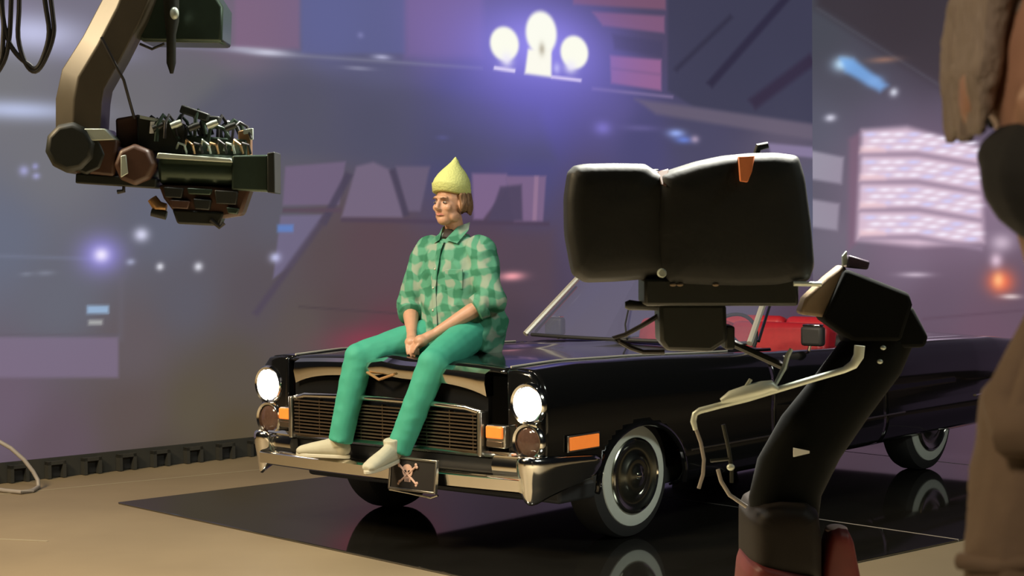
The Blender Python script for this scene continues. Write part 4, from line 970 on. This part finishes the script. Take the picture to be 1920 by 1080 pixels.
# ------------------------------------------------------------------ crane head with camera, upper left
LY = 6.5
q = lambda x, y, d=0.0: at(x, y, LY + d)
CR = q(140, 285); CO = Vector((CR.x - 1.4, CR.y + 0.3, 0)); crane = empty('camera_crane', CO)
tag(crane, 'dark curved crane arm with joint drum holding a camera at upper left', 'crane')
def bar(pts, half, depth, name, m, parent, off, bevel=0.012, dd=0.0, chamfer=False):
    """bent box beam: centre line and half widths read in the photo plane, real depth along the view"""
    C = [q(x, y, dd) for x, y in pts]; rings = []
    for i, c in enumerate(C):
        a = C[max(0, i - 1)]; z = C[min(len(C) - 1, i + 1)]; t = (z - a).normalized(); n = t.cross(Vector((0, 1, 0))).normalized(); h = half[i] if hasattr(half, '__len__') else half
        rings.append([c + n * h + Vector((0, -depth / 2, 0)), c + n * h + Vector((0, depth / 2, 0)), c - n * h + Vector((0, depth / 2, 0)), c - n * h + Vector((0, -depth * (0.05 if chamfer else 0.5), 0))] + ([c - n * h * 0.1 + Vector((0, -depth / 2, 0))] if chamfer else []))
    return MB().loft(rings).build(name, m, parent, off, bevel=bevel, seg=3)
bar([(262, -60), (232, 20), (196, 90), (160, 150), (152, 190), (150, 262)], [0.085, 0.085, 0.086, 0.090, 0.090, 0.086], 0.15, 'gooseneck', 'rig_paint', crane, CO, 0.006, chamfer=True)
MB().tube([q(262, -60), q(150, -320, 0.1), q(-500, -480, 0.2)], 0.09, 12).build('boom', 'rig_dark', crane, CO)
e0 = q(-500, -480, 0.2); MB().tube([(e0.x, e0.y, e0.z + 0.1), (e0.x, e0.y, 0.08)], [0.07, 0.10], 12).build('mast', 'rig_dark', crane, CO); MB().box((e0.x, e0.y, 0.05), (0.9, 0.9, 0.1)).build('base', 'rig_dark', crane, CO, bevel=0.02)
A = (0, 1, 0)
MB().lathe([(0.0, -0.095), (0.075, -0.095), (0.092, -0.075), (0.094, 0.07), (0.08, 0.085), (0.0, 0.085)], q(142, 278), A, 10).build('joint_drum', 'rig_dark', crane, CO, bevel=0.006)
MB().lathe([(0.0, -0.08), (0.066, -0.08), (0.075, -0.06), (0.075, 0.07), (0.0, 0.07)], q(170, 292), A, 8).build('joint_drum', 'rig_dark', crane, CO, bevel=0.006)
bar([(150, 290), (226, 298)], 0.066, 0.15, 'cross_arm', 'rig_brown', crane, CO)
MB().slab([q(157, 241, -0.085), q(196, 241, -0.085), q(216, 262, -0.085), q(166, 264, -0.085)], (0, 0.16, 0)).build('lit_top_face', 'rig_steel', crane, CO, bevel=0.004)  # pale slab paints the lit top of the dark cross arm
MB().lathe([(0.0, -0.10), (0.062, -0.10), (0.074, -0.085), (0.074, 0.085), (0.062, 0.10), (0.0, 0.10)], q(262, 310), A, 8).build('tilt_motor', 'rig_brown', crane, CO, bevel=0.006)
MB().slab([q(226, 292, -0.105), q(236, 290, -0.105), q(240, 325, -0.105), q(226, 333, -0.105)], (0, 0.02, 0)).build('motor_clamp', 'rig_steel', crane, CO, bevel=0.003)
bar([(150, 335), (300, 345)], 0.018, 0.14, 'lower_rail', 'rig_dark', crane, CO, 0.006)
MB().tube([q(214, 342, -0.06), q(232, 346, -0.06), q(232, 358, -0.06), q(220, 360, -0.06)], 0.008, 8).build('cable_hook', 'cable_black', crane, CO)
# beam above with hanging rod
MB().slab([q(232, -40, 0.05), q(385, -40, 0.05), q(418, 12, 0.05), q(416, 80, 0.05), q(268, 78, 0.05), q(250, 66, 0.05)], (0, 0.22, 0)).build('head_beam', 'rig_green', crane, CO, bevel=0.012)
MB().tube([q(320, -30, -0.02), q(322, 40, -0.02), q(321, 66, -0.02), q(321, 118, -0.02), q(322, 138, -0.02)], [0.03, 0.026, 0.017, 0.017, 0.006], 12).build('hanging_rod', 'rig_dark', crane, CO)
MB().ball(q(327, 25, -0.05), (0.016, 0.014, 0.022)).build('rod_clamp', 'rig_steel', crane, CO)
for x, y in ((184, 40), (156, 86)): MB().lathe([(0.0, -0.01), (0.012, -0.01), (0.014, 0.0), (0.010, 0.014), (0.0, 0.014)], q(x, y), q(x - 10, y - 5) - q(x, y), 10).build('lock_knob', 'rig_dark', crane, CO)
MB().tube([q(190, 70, -0.09), q(216, 120, -0.10), q(232, 150, -0.09), q(243, 190, -0.06), q(252, 222, -0.02)], 0.0055, 8).build('control_cable', 'cable_black', crane, CO)
MB().tube([q(262, 82, 0.0), q(285, 92, 0.0), q(308, 82, 0.0)], 0.005, 8).build('control_cable', 'cable_black', crane, CO)
# --- camera carried by the crane
KO = q(360, 320); kam = empty('crane_camera', KO); tag(kam, 'camera with tangled cables slung from the crane at upper left', 'camera')
MB().tube([q(302, 317), q(308, 317), q(432, 322), q(448, 323)], [0.050, 0.060, 0.060, 0.052], 20).build('barrel', 'rig_green', kam, KO)
MB().slab([q(296, 286, -0.075), q(434, 297, -0.075), q(436, 305, -0.075), q(292, 297, -0.075)], (0, 0.15, 0)).build('top_highlight', 'rig_steel', kam, KO, bevel=0.004)  # pale strip stands in for the highlight along the barrel's top
bar([(440, 325), (508, 326)], [0.062, 0.066], 0.14, 'matte_box', 'rig_green', kam, KO, 0.008)
bar([(507, 325), (521, 325)], [0.070, 0.074], 0.17, 'sunshade', 'rig_dark', kam, KO, 0.004)
MB().slab([q(216, 222), q(262, 214), q(266, 272), q(218, 278)], (0, 0.12, 0)).build('battery', 'rig_brown', kam, KO, bevel=0.008)
MB().slab([q(255, 216, -0.03), q(346, 232, -0.03), q(346, 292, -0.03), q(258, 280, -0.03)], (0, 0.14, 0)).build('body', 'rig_dark', kam, KO, bevel=0.008)
MB().slab([q(340, 252, 0.0), q(462, 262, 0.0), q(462, 298, 0.0), q(340, 292, 0.0)], (0, 0.12, 0)).build('recorder', 'rig_green', kam, KO, bevel=0.006)
MB().slab([q(446, 246, 0.02), q(470, 240, 0.02), q(470, 294, 0.02), q(446, 290, 0.02)], (0, 0.05, 0)).build('end_bracket', 'brass', kam, KO, bevel=0.004)
MB().slab([q(456, 243, 0.0), q(474, 240, 0.0), q(474, 262, 0.0), q(468, 262, 0.0), q(466, 250, 0.0), q(456, 252, 0.0)], (0, 0.02, 0)).build('bracket_tip', 'rig_steel', kam, KO, bevel=0.002)
MB().slab([q(262, 216, -0.045), q(312, 226, -0.045), q(312, 231, -0.045), q(262, 222, -0.045)], (0, 0.02, 0)).build('body_edge', 'rig_steel', kam, KO)
MB().slab([q(282, 228, -0.05), q(290, 228, -0.05), q(288, 250, -0.05), q(280, 250, -0.05)], (0, 0.015, 0)).build('body_label', 'white_sticker', kam, KO)
bar([(340, 204), (392, 222)], 0.015, 0.05, 'top_handle', 'rig_dark', kam, KO, 0.006); MB().slab([q(378, 216), q(412, 218), q(408, 242), q(384, 238)], (0, 0.05, 0)).build('monitor_mount', 'rig_dark', kam, KO, bevel=0.006)
rnd = random.Random(11)
for k in range(16):
    x = 284 + k * 11; y = 252 - 10 * rnd.random(); h = 14 + 26 * rnd.random(); w = 14 + 18 * rnd.random(); d = -0.06 + 0.12 * rnd.random()
    MB().tube([q(x - w * 0.5, y + 14, d), q(x - w * 0.4, y - h * 0.5, d), q(x, y - h, d + 0.02), q(x + w * 0.5, y - h * 0.6, d + 0.03), q(x + w * (0.7 + 0.4 * rnd.random()), y + 10, d + 0.02)], 0.0052 + 0.003 * rnd.random(), 7).build('cable', ('cable_black', 'rig_dark', 'rig_green')[k % 3], kam, KO)
for k in range(9):
    x = 330 + k * 15; MB().tube([q(x, 282, -0.02), q(x + 5, 268 - 6 * (k % 2), -0.05), q(x + 16, 272, -0.05), q(x + 20, 288, -0.03)], 0.0045, 7).build('jumper_lead', ('rig_steel', 'brass', 'cable_black')[k % 3], kam, KO)
for k in range(5): MB().lathe([(0.0, -0.02), (0.011, -0.02), (0.013, 0.0), (0.011, 0.02), (0.0, 0.02)], q(296 + 34 * k, 238 - 5 * (k % 2), -0.05), (1, 0.2, 0.4), 10).build('connector', ('rig_dark', 'rig_steel')[k % 2], kam, KO)
# hanging underside gear
MB().slab([q(296, 346, -0.05), q(470, 352, -0.05), q(452, 404, -0.05), q(400, 412, -0.05), q(330, 404, -0.05), q(306, 372, -0.05)], (0, 0.11, 0)).build('lens_cradle', 'rig_brown', kam, KO, bevel=0.012)
for k, (x0, y0, x1, y1, mm) in enumerate(((306, 350, 344, 372, 'rig_dark'), (350, 352, 398, 366, 'rig_steel'), (402, 356, 446, 384, 'rig_dark'), (318, 374, 356, 392, 'rig_brown'), (362, 372, 396, 394, 'rig_dark'), (424, 388, 448, 402, 'rig_green'))):
    MB().slab([q(x0, y0, -0.075), q(x1, y0 + 3, -0.075), q(x1 - 4, y1, -0.075), q(x0 + 3, y1 - 2, -0.075)], (0, 0.04, 0)).build('lens_module', mm if mm != 'rig_steel' else 'rig_green', kam, KO, bevel=0.004)
MB().slab([q(322, 392, -0.06), q(420, 398, -0.06), q(410, 424, -0.06), q(332, 420, -0.06)], (0, 0.09, 0)).build('focus_motor', 'rig_dark', kam, KO, bevel=0.008)
MB().tube([q(285, 372, -0.04), q(296, 388, -0.04), q(312, 390, -0.04)], [0.018, 0.022, 0.016], 10).build('motor_gear', 'brass', kam, KO); MB().tube([q(284, 398, -0.05), q(312, 404, -0.05)], [0.014, 0.016], 10).build('motor_gear', 'rig_dark', kam, KO)
MB().tube([q(395, 412, -0.06), q(412, 426, -0.06), q(420, 418, -0.06)], 0.008, 8).build('loose_lead', 'cable_black', kam, KO)
MB().ball(q(428, 372, -0.062), (0.012, 0.008, 0.006)).build('screw', 'rig_steel', kam, KO)
# looped cables hanging at the top left
HO = q(50, -200, -0.3); bun = empty('cable_bundle', HO); tag(bun, 'bundle of black looped cables hanging at the top left corner', 'cable')
for pts in ([(30, -120), (36, 0), (34, 70), (48, 118), (66, 134), (84, 112), (100, 66), (98, 20), (80, -120)], [(8, -120), (4, 10), (14, 70), (30, 100), (52, 120), (68, 128), (82, 104), (92, 60), (84, 0), (70, -120)], [(24, -120), (20, 30), (16, 80), (6, 118), (-20, 150), (-60, 150)], [(-20, -120), (4, 20), (6, 70), (0, 118), (-24, 140), (-60, 120)]):
    P_ = [q(x, y, -0.3) for x, y in pts]
    S_ = []
    for i in range(len(P_) - 1):
        a, b_, c, d = P_[max(0, i - 1)], P_[i], P_[i + 1], P_[min(len(P_) - 1, i + 2)]
        for t in (0, .25, .5, .75): S_.append(0.5 * ((2 * b_) + (c - a) * t + (2 * a - 5 * b_ + 4 * c - d) * t * t + (3 * b_ - a - 3 * c + d) * t ** 3))
    MB().tube(S_ + [P_[-1]], 0.0085, 8).build('cable', 'cable_black', bun, HO)
# grey cable looping down to the floor at the left edge
g = lambda x, y: at(x, y, 11.72); GO = g(70, 915); cab = MB().tube([g(-60, 800), g(-5, 826), g(20, 840), g(45, 862), g(62, 884), g(71, 900), on_floor(72, 913), on_floor(60, 920), on_floor(40, 923), on_floor(10, 920), on_floor(-60, 909)], 0.014, 10).build('floor_cable', 'cable_grey', None)
tag(cab, 'pale grey cable looping down onto the floor at the left edge', 'cable')

# ------------------------------------------------------------------ the covered camera and its pedestal, right of centre
NY = 5.5
n_ = lambda x, y, d=0.0: at(x, y, NY + d)
def pad(outline, dep, d0, name, m, parent, off, sub=2, pinch=0.80, grow=1.0):
    """soft padded cover: outline in the photo plane, rounded through its real thickness"""
    o2 = []
    for (xa, ya), (xb, yb) in zip(outline, outline[1:] + outline[:1]): o2 += [(xa, ya), (xa * .7 + xb * .3, ya * .7 + yb * .3), (xa * .3 + xb * .7, ya * .3 + yb * .7)]
    outline = o2; c = sum((n_(x, y, d0) for x, y in outline), Vector()) / len(outline); rings = []
    for k, (f, s) in enumerate(((-0.5, pinch - 0.25), (-0.46, pinch), (-0.34, 0.96), (0.0, 1.0), (0.34, 0.96), (0.46, pinch), (0.5, pinch - 0.25))):
        rings.append([c + (n_(x, y, d0) - c) * (s * grow) + Vector((0, f * dep, 0)) for x, y in outline])
    return MB().loft(rings).build(name, m, parent, off, sub=sub, smooth=80)
VO = n_(1300, 560); vc = empty('film_camera', VO); tag(vc, 'large black camera in a padded cover blocking the car windscreen', 'camera')
pad([(1062, 322), (1074, 310), (1095, 306), (1150, 305), (1208, 306), (1226, 318), (1262, 330), (1268, 430), (1264, 524), (1200, 526), (1150, 530), (1095, 532), (1070, 516), (1056, 440), (1055, 370)], 0.30, 0.02, 'lens_hood_cover', 'cover_black', vc, VO, pinch=0.93, grow=1.0, sub=1)
pad([(1222, 330), (1250, 318), (1300, 302), (1350, 291), (1400, 286), (1450, 285), (1490, 290), (1502, 330), (1514, 420), (1521, 500), (1510, 530), (1450, 542), (1380, 544), (1300, 542), (1235, 538), (1222, 500), (1216, 420)], 0.34, 0.02, 'body_cover', 'cover_black', vc, VO, pinch=0.95, grow=1.0, sub=1)
MB().slab([n_(1384, 293, -0.145), n_(1416, 291, -0.145), n_(1410, 322, -0.168), n_(1402, 342, -0.172), n_(1388, 340, -0.172)], (0, 0.02, 0.0)).build('reflective_tag', 'reflective_tag', vc, VO, bevel=0.003)
MB().slab([n_(1232, 322, -0.10), n_(1254, 316, -0.10), n_(1250, 350, -0.14), n_(1240, 346, -0.14)], (0, 0.02, 0)).build('cover_strap', 'rig_brown', vc, VO, bevel=0.003)
MB().tube([n_(1418, 288), n_(1422, 276), n_(1440, 272)], [0.010, 0.012, 0.010], 10).build('lifting_eye', 'cover_black', vc, VO)
MB().tube([n_(1220, 334), n_(1224, 322), n_(1234, 322)], [0.010, 0.010, 0.008], 8).build('cover_clip', 'rig_dark', vc, VO)
MB().lathe([(0.0, -0.012), (0.010, -0.012), (0.014, -0.004), (0.014, 0.01), (0.0, 0.01)], n_(1241, 512, -0.17), (0, 1, 0), 14).build('focus_knob', 'rig_steel', vc, VO)
MB().slab([n_(1208, 522, -0.13), n_(1490, 522, -0.13), n_(1498, 536, -0.13), n_(1498, 574, -0.13), n_(1208, 574, -0.13)], (0, 0.26, 0)).build('base_plate', 'rig_dark', vc, VO, bevel=0.01)
MB().tube([n_(1488, 532, -0.14), n_(1540, 533, -0.14)], 0.007, 8).build('rail_end', 'silver_bar', vc, VO)
for x in (1262, 1275, 1342): MB().ball(n_(x, 534, -0.135), (0.010, 0.004, 0.005), n=8, m=6).build('plate_screw', 'tan_leather', vc, VO)
# tilt head under the camera
MB().slab([n_(1236, 570, -0.10), n_(1362, 570, -0.10), n_(1364, 640, -0.10), n_(1334, 660, -0.10), n_(1250, 658, -0.10), n_(1238, 640, -0.10)], (0, 0.20, 0)).build('tilt_head', 'rig_dark', vc, VO, bevel=0.012)
MB().slab([n_(1360, 610, -0.06), n_(1378, 612, -0.06), n_(1378, 655, -0.06), n_(1360, 656, -0.06)], (0, 0.12, 0)).build('tilt_lock', 'rig_dark', vc, VO, bevel=0.006)
MB().tube([n_(1240, 574), n_(1196, 573), n_(1180, 572), n_(1172, 572)], [0.014, 0.014, 0.016, 0.010], 10).build('drag_knob', 'rig_dark', vc, VO)
MB().tube([n_(1244, 586), n_(1205, 610), n_(1172, 628), n_(1150, 634), n_(1162, 640), n_(1182, 652), n_(1206, 660), n_(1246, 660)], 0.0075, 8).build('lens_cable', 'cable_black', vc, VO)
# --- pedestal with monitor and handlebar
PO = Vector((n_(1480, 900, 0.05).x, NY + 0.05, 0)); ped = empty('camera_pedestal', PO); tag(ped, 'black camera pedestal with silver handlebar and tilted monitor beside the covered camera', 'pedestal')
MB().slab([n_(1510, 560, -0.05), n_(1552, 520, -0.05), n_(1582, 496, -0.05), n_(1590, 508, -0.05), n_(1572, 545, -0.05), n_(1552, 596, -0.05), n_(1500, 590, -0.05)], (0, 0.10, 0)).build('tan_bracket', 'tan_leather', ped, PO, bevel=0.01)
MB().slab([n_(1586, 504, -0.09), n_(1640, 524, -0.09), n_(1706, 550, -0.09), n_(1712, 572, -0.09), n_(1690, 640, -0.09), n_(1600, 640, -0.09), n_(1544, 600, -0.09)], (0, 0.17, 0)).build('monitor', 'column_black', ped, PO, bevel=0.012)
MB().slab([n_(1592, 478, -0.06), n_(1632, 490, -0.06), n_(1628, 506, -0.06), n_(1588, 502, -0.06)], (0, 0.08, 0)).build('monitor_latch', 'violet_plastic', ped, PO, bevel=0.006)
MB().slab([n_(1580, 480, -0.05), n_(1588, 470, -0.05), n_(1590, 494, -0.05), n_(1580, 500, -0.05)], (0, 0.02, 0)).build('latch_tip', 'rig_steel', ped, PO, bevel=0.002)
MB().slab([n_(1690, 576, -0.06), n_(1712, 574, -0.06), n_(1742, 632, -0.06), n_(1735, 652, -0.06), n_(1600, 655, -0.06), n_(1590, 630, -0.06)], (0, 0.20, 0)).build('monitor_hood', 'column_black', ped, PO, bevel=0.012)
for x, y in ((1656, 652), (1650, 678)): MB().ball(n_(x, y, -0.10), (0.009, 0.006, 0.007), n=10, m=6).build('hood_stud', 'rig_steel', ped, PO)
rings = []
for y, x0, x1, dp in ((640, 1575, 1715, 0.12), (700, 1530, 1690, 0.14), (780, 1465, 1630, 0.16), (860, 1420, 1575, 0.17), (930, 1404, 1540, 0.17), (1010, 1404, 1530, 0.17), (1300, 1404, 1530, 0.17)):
    c = (x0 + x1) / 2; h = (x1 - x0) / 2
    rings.append([n_(c + h * (abs(math.cos(a)) ** 0.6) * (1 if math.cos(a) >= 0 else -1), y, 0.05 + dp * (abs(math.sin(a)) ** 0.6) * (1 if math.sin(a) >= 0 else -1)) for a in [2 * math.pi * k / 20 for k in range(20)]])
MB().loft(rings).build('column_cover', 'column_black', ped, PO, smooth=70)
b0 = n_(1467, 1300, 0.05); MB().tube([b0, (b0.x, b0.y, 0.12)], 0.11, 16).build('column', 'rig_dark', ped, PO)
for k in range(3):
    a = k * 2.094 + 0.4; leg = MB().box((b0.x + 0.26 * math.cos(a), b0.y + 0.26 * math.sin(a), 0.12), (0.5, 0.12, 0.08), Matrix.Rotation(a, 3, 'Z')).build('leg', 'rig_dark', ped, PO, bevel=0.01)
    MB().lathe([(0.0, -0.03), (0.055, -0.03), (0.06, -0.02), (0.06, 0.02), (0.055, 0.03), (0.0, 0.03)], (b0.x + 0.47 * math.cos(a), b0.y + 0.47 * math.sin(a), 0.06), (-math.sin(a), math.cos(a), 0), 20).build('castor', 'tire', leg, PO)
hb_ = [(1612, 648), (1610, 668), (1600, 684), (1582, 694), (1520, 712), (1450, 733), (1400, 748), (1350, 760), (1312, 770), (1303, 776), (1300, 790), (1304, 806)]
MB().tube([n_(x, y, -0.16) for x, y in hb_], [0.016, 0.016, 0.014] + [0.0095] * 6 + [0.009, 0.009, 0.007], 12).build('handlebar', 'silver_bar', ped, PO)
MB().tube([n_(1352, 752, -0.165), n_(1370, 744, -0.165), n_(1400, 736, -0.165), n_(1430, 728, -0.165), n_(1446, 724, -0.165), n_(1458, 730, -0.165)], [0.008, 0.018, 0.022, 0.022, 0.018, 0.008], 12).build('grip', 'silver_bar', ped, PO)
MB().tube([n_(1392, 736, -0.165), n_(1408, 711, -0.165)], 0.006, 8).build('grip_lever', 'rig_steel', ped, PO)
MB().tube([n_(1304, 802, -0.16), n_(1314, 830, -0.16), n_(1320, 862, -0.16), n_(1318, 890, -0.16), n_(1310, 916, -0.16)], 0.0055, 8).build('brake_cable', 'cable_grey', ped, PO)
MB().tube([n_(1356, 796, -0.14), n_(1366, 840, -0.14), n_(1372, 880, -0.14), n_(1372, 905, -0.14)], 0.006, 8).build('side_rod', 'rig_dark', ped, PO); MB().tube([n_(1332, 864, -0.14), n_(1372, 860, -0.14)], 0.005, 8).build('side_rod', 'rig_dark', ped, PO)
MB().tube([n_(1346, 880, -0.14), n_(1352, 902, -0.14), n_(1368, 928, -0.14), n_(1400, 950, -0.14)], 0.006, 8).build('side_rod', 'cable_grey', ped, PO)
MB().ball(n_(1370, 876, -0.15), (0.012, 0.01, 0.010)).build('rod_knob', 'silver_bar', ped, PO)
MB().tube([n_(1366, 640, 0.1) for _ in range(1)] + [n_(1475, 690, -0.02)], 0.012, 8).build('tilt_link', 'rig_dark', ped, PO)
MB().tube([n_(1484, 654, -0.10), n_(1476, 668, -0.10), n_(1470, 690, -0.10), n_(1452, 724, -0.14)], [0.006, 0.008, 0.008, 0.006], 8).build('pan_link', 'rig_steel', ped, PO)
MB().slab([n_(1488, 840, -0.145), n_(1518, 846, -0.145), n_(1518, 850, -0.145), n_(1488, 857, -0.145)], (0, 0.008, 0)).build('white_sticker', 'white_sticker', ped, PO)
# padded rests low on the column
pad([(1392, 1000), (1392, 960), (1402, 938), (1420, 928), (1450, 922), (1500, 925), (1524, 945), (1530, 1000), (1530, 1090), (1392, 1090)], 0.46, 0.03, 'backrest_pad', 'pad_brown', ped, PO)
pad([(1386, 1060), (1392, 1042), (1402, 1034), (1440, 1042), (1500, 1056), (1530, 1062), (1530, 1130), (1380, 1130)], 0.40, -0.02, 'red_pad', 'red_pad', ped, PO)
pad([(1545, 1010), (1552, 990), (1568, 984), (1586, 988), (1596, 1008), (1606, 1060), (1620, 1130), (1532, 1130), (1536, 1060)], 0.16, -0.06, 'red_pad', 'red_pad', ped, PO)
MB().ball(n_(1568, 992, -0.06), (0.034, 0.045, 0.014)).build('pad_tip', 'pale_tip', ped, PO)
